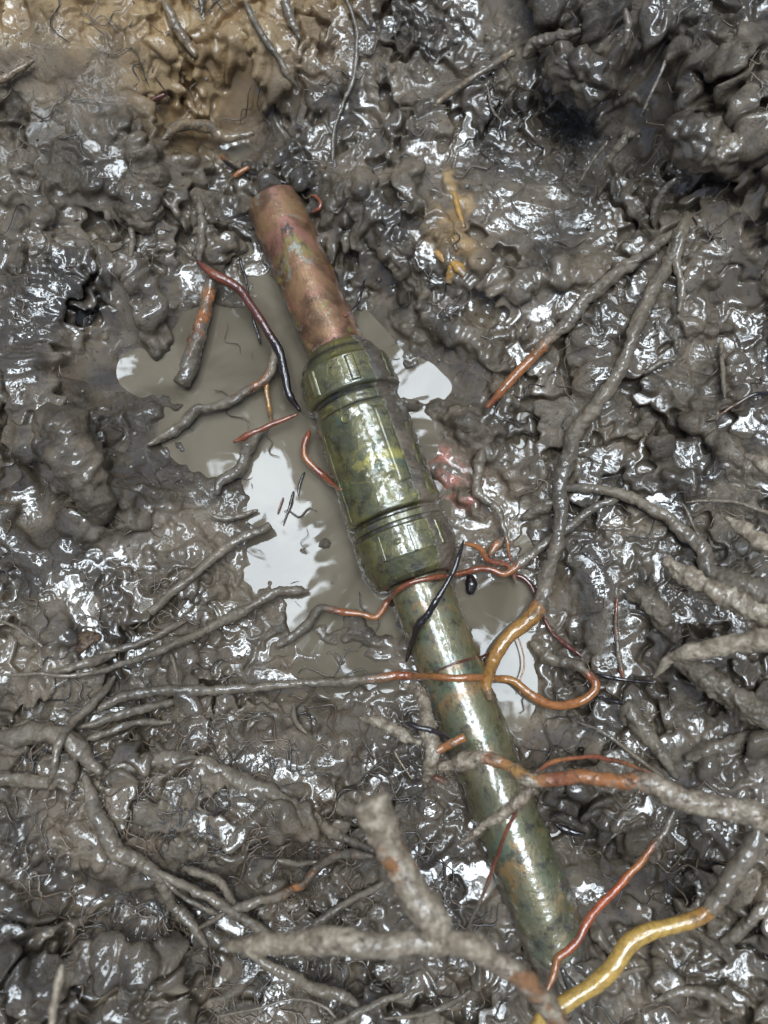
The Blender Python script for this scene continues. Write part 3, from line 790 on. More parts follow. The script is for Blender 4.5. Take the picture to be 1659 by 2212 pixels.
R('tree_root', 'hooked mud covered root ending in a curl in the middle of the puddle', G, TR, [(580,922),(552,948),(535,970),(520,1008),(492,1028),(474,1045),(470,1064)], [7,9,12,14,12,11,10], mud=.95, col='brown', lift=[6,5,5,4,4,4,3], rough=.42)
R('rootlet', 'smooth orange brown rootlet bending away under the left side of the coupling', G, FR, [(668,932),(658,965),(661,988),(690,1020),(712,1040),(738,1058)], [8,8,8,8,7,6], mud=[.3,.0,.0,.0,.05,.1], col=['rust','rust','orange','rust','rust','rust'], lift=[6,7,6,5,5,4])
R('rootlet', 'short black bristly twig floating under the coupling, upper of two', G, FR, [(658,1020),(648,1045),(644,1070)], [3.5,4,3], mud=.15, col='black', lift=1)
R('rootlet', 'short black bristly twig floating in the puddle, lower of two', G, FR, [(634,1062),(628,1088),(620,1110),(612,1135)], [3.5,4,2.5,1.5], mud=.1, col='black', lift=1)
R('tree_root', 'grey muddy root with a cut end pointing at the puddle from the left bank', G, TR, [(583,1134),(552,1150),(515,1168),(450,1213),(420,1240),(390,1263),(325,1325)], [9,10,10,10,10,10,9], mud=.97, col='pale', lift=[9,8,7,4,3,3,2], cut=True)
R('tree_root', 'long tapering grey root from the left edge to the lower end of the white puddle', G, TR, [(665,1277),(635,1276),(595,1279),(540,1313),(480,1343),(415,1375),(350,1403),(250,1440),(165,1460),(80,1456),(-20,1459)], [7,9,10,11,11,9,8,7,5,4,3], mud=.97, col='pale', lift=[4,5,6,7,7,7,7,6,6,6,6])
R('tree_root', 'short thick muddy root beneath the long tapering root at the left', G, TR, [(248,1416),(190,1432),(115,1452)], [10,11,8], lift=3)
R('tree_root', 'short grey root lying just above the long tapering root', G, TR, [(400,1342),(370,1358),(320,1383),(265,1400),(222,1410)], [6,8,8,8,6], lift=3)
R('tree_root', 'long root crossing the pipe, grey at left, bare orange and curled at right', G, TR, [(215,1532),(265,1505),(330,1495),(480,1490),(580,1482),(660,1475),(745,1472),(822,1465),(870,1459),(920,1461),(985,1465),(1060,1464),(1110,1472),(1150,1503),(1195,1523),(1250,1517),(1285,1487),(1276,1462),(1245,1436),(1190,1425),(1150,1388)],
  [12,13,12,11,10,10,10,10,11,9,9,9,10,11,11,11,11,11,12,14,15], mud=[1,1,1,1,1,1,.97,.55,.2,.12,.05,.05,.05,.0,.0,.05,.15,.45,.75,.9,1], col=['brown']*6+['brown','orange','rust','orange','orange','orange','amber','orange','orange','orange','orange','rust','brown','brown','black'], lift=[3,4,5,6,6,6,7,8,7,3,2,3,6,7,7,7,7,6,5,4,3], wob=.6)
R('tree_root', 'grey forked looking root under the left end of the pipe crossing root', G, TR, [(176,1570),(225,1555),(280,1540),(345,1522),(395,1512)], [9,10,9,8,7], lift=3)
R('tree_root', 'thin grey root in the tangle below the pipe crossing root', G, TR, [(185,1598),(240,1580),(290,1562),(370,1560)], [8,8,8,6], lift=3)
RB('tree_root', 'thick bent grey root at the left edge running down to the bottom tangle', G, TR, [
 ('main_root', [(-20,1600),(35,1588),(75,1580),(135,1595),(175,1625),(215,1662)], [20,22,21,21,22,18], dict(lift=[3,4,4,4,4,1])),
 ('side_root', [(185,1680),(200,1735),(215,1770),(250,1835),(300,1860),(340,1895),(370,1950),(410,1990),(447,2042)], [12,14,18,20,16,14,13,12,9], dict(lift=[1,2,3,4,4,5,5,5,4]))])
R('tree_root', 'straight grey root slanting across the thick bent root at the left', G, TR, [(250,1462),(205,1515),(165,1555),(130,1605),(118,1650),(108,1690)], [8,9,9,9,8,6], lift=[4,5,6,12,7,3])
R('tree_root', 'broad mud buried root arching over the lumpy mud at lower left', G, TR, [(230,1665),(320,1645),(410,1645),(480,1670),(550,1700),(610,1728),(662,1757)], [14,17,18,18,18,19,16], lift=-2, rough=.3)
R('tree_root', 'muddy root leading from the arching root towards the broken foreground root', G, TR, [(672,1765),(700,1785),(750,1812),(812,1840)], [13,13,11,9], lift=1)
RB('tree_root', 'net of thin crossing roots over the hollow at lower left', G, TR, [
 ('main_root', [(335,1880),(380,1905),(425,1926),(485,1955),(550,2000),(605,2036)], [8,9,10,12,11,9], dict(lift=[6,9,10,10,8,4])),
 ('side_root', [(398,1873),(430,1885),(468,1900),(490,1925),(505,1950)], [8,9,9,9,9], dict(lift=[5,8,9,10,10])),
 ('side_root', [(500,1962),(540,1952),(600,1936),(635,1920),(662,1905),(695,1865),(742,1846),(805,1850)], [10,10,9,9,9,9,9,10], dict(mud=[1,1,.7,.35,.6,.9,.7,.9], col='orange', lift=[10,9,8,8,9,12,16,20])),
 ('side_root', [(428,2006),(460,1988),(492,1968)], [5,6,6], dict(lift=[6,9,10])),
 ('side_root', [(352,1900),(400,1940),(470,1975)], [5,5,6], dict(lift=[7,9,9]))])
R('tree_root', 'thin grey root right of the net of roots, pointing up at the pipe', G, TR, [(682,1992),(725,1965),(752,1950),(772,1938),(830,1908)], [9,9,8,8,6], lift=5)
RB('tree_root', 'big blurred forked root in the foreground, caked with pale mud, its upper arm broken off', G, FG, [
 ('main_root', [(488,2046),(540,2038),(590,2036),(700,2030),(760,2036),(830,2040),(930,2036),(1000,2036),(1040,2052),(1072,2080),(1130,2122),(1180,2168),(1240,2240)], [16,22,25,27,27,27,27,28,27,24,24,24,22], dict(mud=[1,1,1,1,1,1,1,1,.9,.65,.42,.6,.6], col='dorange', zz=[88,95,100,108,112,112,112,112,110,106,100,94,88], mat=M_CAKED, rough=.2, fine=.10)),
 ('side_root', [(803,1738),(822,1775),(840,1820),(862,1862),(893,1925),(930,1985),(952,2028)], [37,37,33,33,35,36,32], dict(mud=[1,.85,.5,.48,.7,.9,1], col='dorange', zz=[108,108,109,110,111,112,112], mat=M_CAKED, cut=True, rough=.18, fine=.10))])
RB('tree_root', 'shaggy caked root arching over the pipe from the right edge, orange showing on top', G, FG, [
 ('main_root', [(1700,1790),(1640,1772),(1600,1752),(1480,1722),(1405,1694),(1330,1684),(1255,1674),(1200,1682),(1150,1688),(1110,1662),(1045,1640),(1000,1650),(952,1660)], [26,26,27,24,24,19,17,16,15,14,17,20,14], dict(mud=[1,1,.9,.75,.55,.22,.15,.3,.6,.3,.5,.9,1], col=['brown','brown','brown','orange','orange','orange','orange','rust','amber','amber','rust','brown','brown'], zz=[82,82,81,80,78,75,71,67,64,60,55,50,45], mat=M_CAKED, rough=.3, fine=.13)),
 ('side_root', [(1152,1698),(1132,1722),(1108,1741),(1062,1773),(1030,1798),(993,1826)], [12,13,12,10,7,3], dict(mud=[.8,.5,.55,.65,.8,.9], col='pink', zz=[64,62,60,56,52,48], mat=M_CAKED)),
 ('side_root', [(1117,1745),(1095,1795),(1078,1838),(1050,1915),(1030,1962),(1008,2012)], [5,5,5,4.5,4,3], dict(mud=[.1,.05,.15,.45,.8,.9], col=['maroon','rust','maroon','rust','pale','pale'], zz=[60,55,48,40,34,28])),
 ('side_root', [(1152,1685),(1172,1660),(1200,1645),(1270,1634),(1320,1642),(1362,1653),(1440,1685)], [4,5,6,6,6,5,5], dict(mud=[.3,.25,.3,.2,.3,.3,.5], col=['rust','rust','orange','rust','rust','orange','rust'], zz=[62,60,57,52,48,44,38])),
 ('side_root', [(780,1552),(820,1562),(850,1575),(880,1592),(905,1605)], [10,12,12,13,11], dict(mud=.95, col='brown', zz=[36,40,44,46,46], mat=M_CAKED, rough=.4, fine=.2)),
 ('side_root', [(872,1480),(905,1495),(918,1530),(928,1575),(935,1640),(915,1690)], [10,13,13,15,17,13], dict(mud=.98, col='brown', zz=[24,32,38,44,46,34], mat=M_CAKED, rough=.35, fine=.2))])
R('twig', 'glossy black stick lying at the left end of the shaggy arching root', 'twig', None, [(876,1562),(905,1572),(930,1577),(955,1586),(980,1602)], [5,7,7,6,4], mud=0, col='black', zz=[47,48,48,47,45])
R('root_stub', 'short bare orange root stub beside the black stick on the pipe', G, None, [(1003,1592),(975,1604),(938,1624)], [9,11,10], mud=[.45,.3,.6], col='orange', zz=[48,48,46], cut=True, rough=.2)
R('root_stub', 'small dark orange root stub left of the pipe below the arching root', G, None, [(920,1670),(942,1680),(966,1692)], [6,8,8], mud=[.5,.35,.4], col='rust', zz=[24,26,26], cut=True)
R('rootlet', 'bright red orange rootlet sweeping up across the lower end of the pipe', G, FR, [(1455,1752),(1438,1790),(1420,1815),(1380,1870),(1330,1920),(1280,1975),(1250,2025),(1228,2050),(1206,2070),(1196,2105),(1183,2142)], [7,8,8,9,10,10,10,10,10,9,8], mud=[1,.95,.7,.1,.0,.0,.0,.0,.0,.05,.1], col=['brown','brown','rust','orange','redor','redor','rust','redor','orange','orange','orange'], zz=[40,40,40,41,42,44,45,45,45,47,48])
R('tree_root', 'thick bright yellow root at the bottom, its upper half coated in grey mud', G, TR, [(1140,2235),(1172,2200),(1212,2172),(1270,2130),(1330,2085),(1360,2040),(1405,2012),(1460,2000),(1518,1983),(1552,1940),(1582,1890),(1612,1840),(1640,1790)], [18,20,22,22,22,22,21,20,19,19,21,22,22], mud=[.15,.1,.02,.0,.0,.0,.0,.05,.35,.95,1,1,1], col=['amber','yellow','yellow','yellow','yellow','yellow','yellow','yellow','amber','amber','brown','brown','brown'], zz=[48,49,50,51,52,52,52,52,52,53,55,58,60], rough=.10, fine=.12)
R('tree_root', 'reddish brown root wrapping under the coupling and across the pipe, muddy at both ends', G, TR, [(1335,1078),(1300,1090),(1265,1112),(1220,1145),(1178,1173),(1138,1202),(1095,1237),(1062,1231),(1030,1230),(980,1243),(930,1248),(880,1262),(845,1287),(815,1332),(780,1329),(725,1319),(690,1317),(655,1357),(600,1394)], [8,9,9,9,10,10,8,7,7,7,7,7,7,7,7,8,10,10,10], mud=[1,1,1,1,.95,.75,.2,.1,.1,.1,.05,.05,.05,.05,.2,.4,.9,1,1], col=['brown']*5+['rust','orange']+['rust']*6+['orange','orange','rust','brown','brown','brown'], lift=[3,3,4,4,5,6,8,7,5,2,1,2,4,5,6,5,4,3,2], stiff=6)
R('rootlet', 'wavy orange rootlet right of the end of the coupling', G, FR, [(1002,1174),(1022,1178),(1040,1187),(1052,1208),(1072,1216),(1095,1222),(1108,1240),(1115,1262)], [5,6,7,7,7,7,6,5], mud=[.1,.05,.0,.05,.1,.15,.4,.6], col=['orange','orange','orange','rust','rust','rust','rust','maroon'], lift=[14,10,8,7,6,6,5,3])
R('twig', 'black knotty twig leaning on the pipe just below the coupling', 'twig', None, [(1001,1168),(990,1205),(978,1238),(945,1292),(925,1325),(906,1347),(890,1388),(877,1428)], [4,6,6,7,8,10,8,6], mud=[.4,.2,.1,.0,.0,.0,.05,.1], col='black', zz=[32,35,35,33,31,29,22,10], rough=.4)
R('tree_root', 'dark muddy root hanging into the pool right of the coupling, thin and orange below', G, TR, [(1040,972),(1033,1015),(1031,1062),(1058,1085),(1076,1104),(1090,1147),(1097,1180),(1102,1212)], [13,12,9,8,7,6,4,4], mud=[1,1,.9,.6,.5,.7,.2,.2], col=['brown','brown','black','black','black','brown','orange','rust'], lift=[4,4,5,6,6,5,5,4])
R('root_stub', 'pale orange root stub poking from the mud right of the coupling', G, None, [(1058,1198),(1068,1182),(1088,1162)], [12,13,9], mud=[.35,.4,.8], col='orange', lift=3)
R('rootlet', 'dark red rootlet lying below the amber end of the long grey root', G, FR, [(1172,1330),(1185,1355),(1200,1374),(1228,1396),(1258,1418)], [6,6,6,6,4], mud=[.2,.15,.25,.2,.3], col='maroon', lift=3)
R('rootlet', 'dark red rootlet curving under the grey part of the long root', G, FR, [(1110,1242),(1135,1252),(1152,1275),(1158,1300)], [6,7,7,6], mud=.15, col='maroon', lift=3)
R('rootlet', 'upright thin reddish rootlet standing alone in the mud at right', G, FR, [(1333,1292),(1331,1330),(1331,1367),(1338,1420),(1348,1470)], [4,5,5,6,6], mud=[.1,.4,.7,.8,.3], col='rust', lift=2)
R('tree_root', 'broken grey root with ragged end pointing left at the right edge, blurred', G, FG, [(1440,1211),(1462,1225),(1480,1237),(1540,1277),(1610,1312),(1690,1340)], [13,18,19,21,22,24], zz=[60,62,64,68,72,76], mat=M_CAKED, col='pale', mud=.9, cut=True, rough=.3, fine=.3)
R('tree_root', 'tapering pale grey root entering from the right edge below the ragged broken one', G, FG, [(1700,1377),(1640,1384),(1570,1396),(1495,1408),(1448,1424),(1408,1460)], [25,24,22,20,13,5], zz=[88,86,82,77,71,64], mat=M_CAKED, col='pale', mud=.95, rough=.24, fine=.16)
R('root_stub', 'round ended muddy root stump sticking up out of the mud at right', G, None, [(1362,1290),(1398,1290),(1430,1330),(1462,1385)], [17,26,27,26], lift=[4,7,5,-1], rough=.3)
R('tree_root', 'thick mud coated root at the right edge below the tapering pale one', G, TR, [(1462,1430),(1505,1455),(1548,1488),(1602,1520),(1690,1565)], [20,28,30,30,32], zz=[46,49,51,53,56], rough=.32)
R('tree_root', 'mud coated root with a hooked top, right of the pipe', G, TR, [(1352,1562),(1345,1538),(1362,1532),(1382,1568),(1420,1620),(1440,1648),(1458,1678)], [14,16,18,19,17,15,13], lift=[1,4,6,5,4,3,2], rough=.25)
R('rootlet', 'thin muddy rootlet running down beside the hooked root', G, FR, [(1250,1560),(1282,1572),(1310,1586),(1370,1632),(1400,1655),(1432,1676)], [3,4,5,5,5,5], mud=[.9,.6,.5,.6,.8,.9], col='pale', lift=4)
R('rootlet', 'thin grey rootlet reaching the right edge in a shallow arch', G, FR, [(1482,1085),(1520,1082),(1580,1084),(1625,1096),(1680,1118)], [3,4,4,5,5], mud=.8, col='pale', lift=6)
R('rootlet', 'thin grey rootlet joining the side root of the long grey root from above', G, FR, [(1474,1087),(1490,1118),(1505,1153),(1514,1172),(1520,1190)], [3,4,5,6,6], mud=.9, col='pale', lift=5)
R('tree_root', 'pale blurred root end at the right edge, uppermost of the blurred roots', G, FG, [(1612,985),(1640,1000),(1700,1030)], [12,15,18], zz=[80,83,88], mat=M_CAKED, col='pale', mud=.9)
R('tree_root', 'pale blurred root at the right edge, between the shallow arch and the ragged broken root', G, FG, [(1568,1116),(1605,1142),(1640,1170),(1700,1205)], [11,15,18,20], zz=[58,62,66,72], mat=M_CAKED, col='pale', mud=1.0)
R('twig', 'thin dark twig lying near the right edge above the blurred roots', 'twig', None, [(1530,908),(1560,892),(1582,877),(1630,853),(1690,850)], [4,4,4,5,6], mud=[.6,.4,.2,.0,.1], col=['brown','brown','brown','black','black'], lift=5)
R('rootlet', 'thin muddy rootlet hanging straight down the mud face at right', G, FR, [(1556,735),(1560,788),(1563,825),(1566,860)], [5,6,6,4], lift=3)
R('rootlet', 'short pale rootlet lying on the shiny mud right of the long grey root', G, FR, [(1392,806),(1425,785),(1458,774)], [5,6,5], lift=3)
R('rootlet', 'thin pale straight rootlet hanging from the top right bank', G, FR, [(1436,132),(1424,165),(1408,200),(1384,252)], [5,4,4,3], mud=[.8,.3,.3,.5], col='pale', zz=[72,70,66,58])
R('rootlet', 'thin dark rootlet dangling in the shaded hollow at top right', G, FR, [(1312,306),(1290,335),(1268,366),(1240,416)], [6,4,4,3], mud=[.9,.7,.4,.6], col='pale', zz=[46,42,38,28])
R('rootlet', 'tapered muddy rootlet pointing down beside the dark dangling one', G, FR, [(1350,295),(1335,318),(1319,342),(1293,384)], [12,9,7,2], mud=.9, col='pale', zz=[52,50,46,38])
R('rootlet', 'short tapered rootlet hanging just above the top of the long grey root', G, FR, [(1458,386),(1435,408),(1420,432),(1406,474)], [7,8,8,3], mud=.85, col='pale', zz=[46,42,38,32])
R('tree_root', 'finger like wet root pointing left beneath the top right bank', G, TR, [(1132,122),(1150,97),(1180,86),(1205,80),(1250,66)], [10,13,14,13,11], zz=[42,44,47,50,54])
R('tree_root', 'short drooping finger of root at the very top right', G, TR, [(1352,20),(1356,58),(1350,96)], [8,9,9], zz=[78,76,72])
R('rootlet', 'hair thin rootlet looping down below the straight pale twig', G, FR, [(1053,188),(1060,225),(1068,245),(1082,262),(1078,280)], [3,3,3,2.5,2], mud=.6, col='pale', lift=4)
R('rootlet', 'forked thin grey rootlet hanging from the lump at upper left', G, FR, [(284,482),(286,515),(284,542),(276,585),(268,622)], [8,7,6,4,3], lift=3)
R('twig', 'tall thin grey twig standing up at the bottom left corner', 'twig', None, [(134,2085),(126,2130),(118,2170),(110,2225)], [7,9,9,9], zz=[95,95,96,98], mat=M_CAKED, col='pale', mud=.8)
R('tree_root', 'grey root slanting down under the big foreground root at the bottom', G, TR, [(540,2062),(590,2090),(650,2120),(700,2140),(750,2156),(785,2180)], [10,12,13,13,12,9], lift=7)
R('rootlet', 'thin grey root rising to the right along the bottom edge', G, FR, [(715,2220),(760,2194),(830,2160),(870,2148)], [7,8,8,6], lift=9)
R('rootlet', 'very thin rootlet crossing the bottom mud left of the slanting root', G, FR, [(470,2195),(550,2180),(640,2158),(700,2175),(730,2205)], [3,3,3.5,3.5,3], mud=.8, col='pale', lift=6)
R('rootlet', 'thin muddy rootlet under the lower end of the pipe', G, FR, [(830,2200),(880,2196),(930,2186),(980,2166),(1015,2140)], [4,5,6,6,5], lift=10)
R('straw', 'tiny yellow straw lying left of the arching root', 'straw', None, [(852,1622),(864,1645),(890,1682)], [2,2.5,2], mud=.0, col='straw', lift=2)
R('tree_root', 'smooth grey root half sunk in the mud between pipe end and yellow root', G, TR, [(1278,1990),(1292,2018),(1318,2055)], [13,15,14], lift=3)
R('twig', 'thin dark thread of twig lying across the pipe above the orange root', 'twig', None, [(946,1448),(980,1434),(1015,1423),(1045,1416),(1072,1404)], [2,3,3,3,2.5], mud=.15, col='maroon', lift=[1,1,1,3,4])
R('twig', 'black needle like twig right of the curling orange root', 'twig', None, [(1290,1456),(1330,1466),(1370,1472),(1415,1474)], [5,5,4,3], mud=.1, col='black', lift=3)
R('twig', 'thin black twig lying below the curl of the orange root', 'twig', None, [(1288,1506),(1320,1513),(1355,1522),(1395,1535)], [3,4,4,3], mud=.1, col='black', lift=3)
R('twig', 'short black stick beside the right flank of the lower pipe', 'twig', None, [(1188,1767),(1208,1757),(1228,1747)], [4,4.5,4], mud=.1, col='black', lift=3)
R('twig', 'thick charred black stick right of the lower pipe', 'twig', None, [(1200,1780),(1225,1793),(1262,1802)], [8,10,7], mud=.15, col='black', lift=2, rough=.4)
R('rootlet', 'thin pale rootlet arching in from the left edge to a round mud blob', G, FR, [(-20,1332),(30,1352),(60,1374),(92,1396)], [3,3.5,4,4], mud=.7, col='pale', lift=6)
R('rootlet', 'small curled red rootlet right of the top of the pipe', G, FR, [(670,421),(683,426),(692,436),(690,450),(676,458)], [3,4,4.5,5,4], mud=[.2,.1,.1,.2,.6], col='rust', lift=3)
R('rootlet', 'thin black rootlet with a red foot leaning beside the copper tube', G, FR, [(790,596),(783,622),(776,648),(762,668),(746,682)], [3,3,4,5,5], mud=[.3,.2,.1,.1,.2], col=['black','black','black','black','pink'], lift=[6,5,4,3,3])
R('tree_root', 'blunt mud coated root end poking in from the left edge', G, TR, [(-20,1682),(40,1684),(104,1690)], [14,15,14], lift=2, cut=True)
R('rootlet', 'bent mud coated rootlet standing in the mud left of the pipe', G, FR, [(634,1520),(636,1548),(645,1568),(662,1584)], [6,6,5,4], lift=3)
R('root_stub', 'muddy root stub hanging at the top edge, left of centre', G, None, [(432,-15),(436,10),(434,30)], [8,7,6], lift=4)
R('tree_root', 'dark leathery root running down from the top edge left of the long pale rootlet', G, TR, [(612,-10),(628,40),(646,84)], [9,9,6], mud=.85, col='brown', lift=4)
R('rootlet', 'hair thin orange thread hanging down across the pool by the amber root', G, FR, [(1112,1362),(1128,1402),(1132,1440),(1122,1475),(1124,1500)], [1.8,2,2,1.8,1.5], mud=.0, col='orange', lift=6)
R('twig', 'dark brown bark chip on the tan mud at the top left', 'twig', None, [(320,221),(336,213),(356,205)], [5,6,5], mud=.1, col='maroon', lift=2, cut=True)
R('rootlet', 'thin black thread of root on the water left of the lower coupling nut', G, FR, [(600,1110),(606,1092),(612,1075)], [2,2.5,2], mud=.0, col='maroon', lift=1)
R('tree_root', 'grey muddy root slanting down to the long tapering root from above left', G, TR, [(555,1102),(520,1115),(480,1120),(455,1112)], [6,7,7,5], lift=3)
R('rootlet', 'crooked muddy rootlet hanging from the lump left of the small hole', G, FR, [(370,1415),(380,1448),(384,1480)], [6,6,5], lift=3)
R('tree_root', 'fat mud coated root lying low at the right, level with the shaggy root', G, TR, [(1485,1640),(1530,1618),(1575,1606),(1618,1588)], [16,18,18,14], lift=0, rough=.35)
R('rootlet', 'thin root stretched over the dark hollow below the lumpy mud', G, FR, [(600,1858),(640,1866),(685,1862)], [6,7,6], lift=8)
R('tree_root', 'muddy root climbing the bank at the right edge above the bottom corner', G, TR, [(1560,2035),(1600,2010),(1640,1970),(1690,1930)], [12,14,15,14], lift=3)
R('tree_root', 'slim muddy root curving through the mud at the bottom right corner', G, TR, [(1420,2160),(1480,2140),(1540,2150),(1600,2190)], [9,11,11,9], lift=2)
R('rootlet', 'thin side rootlet fanning out above the yellow root', G, FR, [(1330,2112),(1360,2098),(1400,2090)], [8,6,3], mud=.8, col='tan', zz=[46,44,42])
# mud clods big enough to be lifted away
R('mud_clod', 'log shaped mud clod with a hollow end on the left bank of the puddle', 'mud clod', 'mud clods', [(108,905),(130,935),(158,985),(180,1040),(205,1085),(214,1118)], [44,58,52,48,40,30], lift=-1, mat=M_MUD, rough=.42, fine=.22, wob=.3)
R('mud_clod', 'ragged overhanging mud clod high up at top right with a black tuft below', 'mud clod', 'mud clods', [(1212,120),(1240,150),(1275,172),(1310,188)], [34,46,44,30], zz=[52,55,55,52], mat=M_MUD, rough=.34, fine=.34, wob=.3)
R('mud_clod', 'large rounded mud clod at the right edge of the top bank', 'mud clod', 'mud clods', [(1465,285),(1520,310),(1585,335)], [44,56,46], lift=-20, mat=M_MUD, rough=.3, fine=.3, wob=.3)
R('mud_clod', 'small round mud blob at the end of the thin left edge rootlet', 'mud clod', 'mud clods', [(96,1402),(112,1418)], [20,20], lift=-2, rough=.25)
R('mud_clod', 'hanging lump of mud at the upper left with rootlets below it', 'mud clod', 'mud clods', [(268,455),(305,462),(335,450)], [34,40,32], lift=-9, mat=M_MUD, rough=.3, fine=.3, wob=.3)
R('mud_clod', 'rounded mud clod just left of the upper hollow, below the arched root', 'mud clod', 'mud clods', [(308,385),(345,392)], [30,32], lift=-8, mat=M_MUD, rough=.3, fine=.3)
R('rotten_wood', 'crumbly dark brown piece of rotten wood on the left bank', 'rotten wood', None, [(128,1400),(165,1392),(218,1375)], [20,28,20], mat=make_plain('rotten_wood', (0.04, 0.022, 0.012), .8, .12, (0.15, 0.09, 0.05), 500), lift=-5, rough=.5, fine=.4, wob=.3)
R('pebble', 'shiny black oval pebble standing in the pool below the coupling', 'pebble', None, [(1016,1248),(1018,1262),(1016,1278)], [11,16,12], mud=0, col='black', lift=0, rough=.06, fine=.0, wob=.1)
R('pebble', 'small dark green pebble in the mud left of the copper tube', 'pebble', None, [(462,470),(472,474)], [9,9], mud=.15, col='black', lift=1, rough=.1)


# ------------------------------------------------------------------ pipe
def frame_of(a, b):
    t = (b - a) / np.linalg.norm(b - a)
    u = np.cross(t, [0, 0, 1.0]); u /= np.linalg.norm(u)
    v = np.cross(u, t)
    return t, u, v           # along, sideways, up

GRIME = [(.0268, .0016), (.0340, .0007), (.0925, .0016), (.0980, .0009), (.0020, .0012), (.1250, .0015)]
k = 1.0
def lathe(a, b, prof, ring, parent, name, mat, mudfn, rfn=None, seed=0, rough=.0):
    """prof: list of (s metres from a along a->b, radius)."""
    t, u, v = frame_of(a, b)
    S = np.array([q[0] for q in prof]); Rr = np.array([q[1] for q in prof])
    th = np.linspace(0, 2 * math.pi, ring, endpoint=False)
    n = len(S)
    TT, SS = np.meshgrid(th, S); RR = np.repeat(Rr[:, None], ring, 1)
    if rfn is not None: RR = RR * rfn(SS, TT)
    m = mudfn(SS, TT)
    Pp = a[None, None] + t * SS[..., None] + (u * np.cos(TT)[..., None] + v * np.sin(TT)[..., None]) * RR[..., None]
    q = Pp * 160
    nn = gn3(q[..., 0], q[..., 1], q[..., 2], seed); n2 = gn3(q[..., 0] * 3, q[..., 1] * 3, q[..., 2] * 3, seed + 2)
    mm = sstep(.42, .62, m + nn * .5)
    RR = RR + mm * (.0004 + .0004 * nn + .0004 * n2) + rough * (nn * .6 + n2 * .4)
    Pp = a[None, None] + t * SS[..., None] + (u * np.cos(TT)[..., None] + v * np.sin(TT)[..., None]) * RR[..., None]
    ii = np.arange(n * ring).reshape(n, ring); jj = np.roll(ii, -1, 1)
    fs = np.stack([ii[:-1], ii[1:], jj[1:], jj[:-1]], -1).reshape(-1, 4)
    fs = fs[:, ::-1] if False else fs
    gr = np.zeros_like(SS)
    for g0, gw in GRIME:
        if a is AXB: gr = np.maximum(gr, np.exp(-((SS - g0 * k) / gw) ** 2))
    return mesh_obj(name, Pp.reshape(-1, 3), fs, mat, parent, {'mud': m.ravel(), 'grime': gr.ravel()})

pipe = empty('water_pipe', (AX0 + AX1) / 2)
tag(pipe, 'greenish copper and brass water pipe with a thick coupling, lying in the muddy puddle', 'pipe')

LB = float(np.linalg.norm(AXB - AX0)); LC = float(np.linalg.norm(AXC - AXB)); L1_ = float(np.linalg.norm(AX1 - AXC))
# theta: 0 = sideways right of the direction of travel, pi/2 = up.  (u = t x z)
def side_mud(S, T, lo=-.55, hi=.25):       # mud on the flanks and the underside, none on the top
    up = np.sin(T)
    return sstep(.55, -.15, up) * .8

def mud_up(S, T):
    m = side_mud(S, T)
    m = np.maximum(m, sstep(LB - .010, LB - .002, S) * (.42 + .25 * np.cos(T)))
    return m + .05
prof = [(.0004, R_T * .80), (.0001, R_T * .88), (0, R_T * .97)] + [(s, R_T) for s in np.linspace(.0004, LB + .004, 150)]
mesh_o = lathe(AX0, AXB, prof, 72, pipe, 'copper_tube', M_COPPER, mud_up, seed=3, rough=.00012)

def mud_dn(S, T):
    m = side_mud(S, T) * .9
    right = sstep(.1, .9, -np.cos(T)) * sstep(.09, .16, S)
    left = sstep(.35, .95, np.cos(T)) * sstep(.10, .15, S)
    m = np.maximum(m, np.maximum(right * .55, left * .55))
    m = np.maximum(m, sstep(L1_ - .03, L1_ - .005, S) * .8)
    return m
prof = [(s, R_T) for s in np.linspace(-.004, L1_ + .02, 300)]
lathe(AXC, AX1, prof, 84, pipe, 'patina_tube', M_GREEN, mud_dn, seed=13, rough=.00014)

def mud_cp(S, T):
    m = side_mud(S, T)
    left_of_picture = np.cos(T)      # sign fixed below by CS
    m = np.maximum(m, sstep(.30, .62, CS * np.cos(T)) * .78)
    return m
tt_, uu_, vv_ = frame_of(AXB, AXC)
CS = 1.0 if uu_[0] > 0 else -1.0     # +1 when theta = 0 faces the right of the picture
k = LC / .122
def prof_pts(ctrl, n):
    c = np.array(ctrl); S = np.linspace(c[0, 0], c[-1, 0], n)
    S = np.unique(np.concatenate([S, c[:, 0]]))
    return [(s * k, float(np.interp(s, c[:, 0], c[:, 1]))) for s in S]
def flats(nf, amt, ph=0.0):
    def f(S, T):
        a = (T + ph) % (2 * math.pi / nf) - math.pi / nf
        return 1 - amt * (1 - np.cos(a) * 0 - 1) + amt * ((1 / np.cos(np.clip(a, -.6, .6))) - 1) * 1.0 - amt * .5 * (1 / math.cos(math.pi / nf) - 1)
    return f
cpl = lathe(AXB, AXC, prof_pts([(.0255, .0190), (.0272, .0193), (.0282, .0203), (.0325, .0205), (.0335, .0206), (.0342, .0215), (.036, .0220), (.060, .0222), (.088, .0225), (.0900, .0222), (.0908, .0216), (.0916, .0198), (.094, .0196)], 110),
            112, pipe, 'coupling_body', M_BRASS, mud_cp, flats(8, .20, .3), seed=23, rough=.00022)
nut1 = lathe(AXB, AXC, prof_pts([(-.004, .0145), (-.002, .0165), (.0005, .0178), (.004, .0196), (.0065, .0208), (.0075, .0215), (.0085, .0223), (.0215, .0229), (.0243, .0228), (.0252, .0221), (.0256, .0200), (.0275, .0188)], 90),
             112, pipe, 'compression_nut', M_BRASS, mud_cp, flats(8, .10, .1), seed=29, rough=.00018)
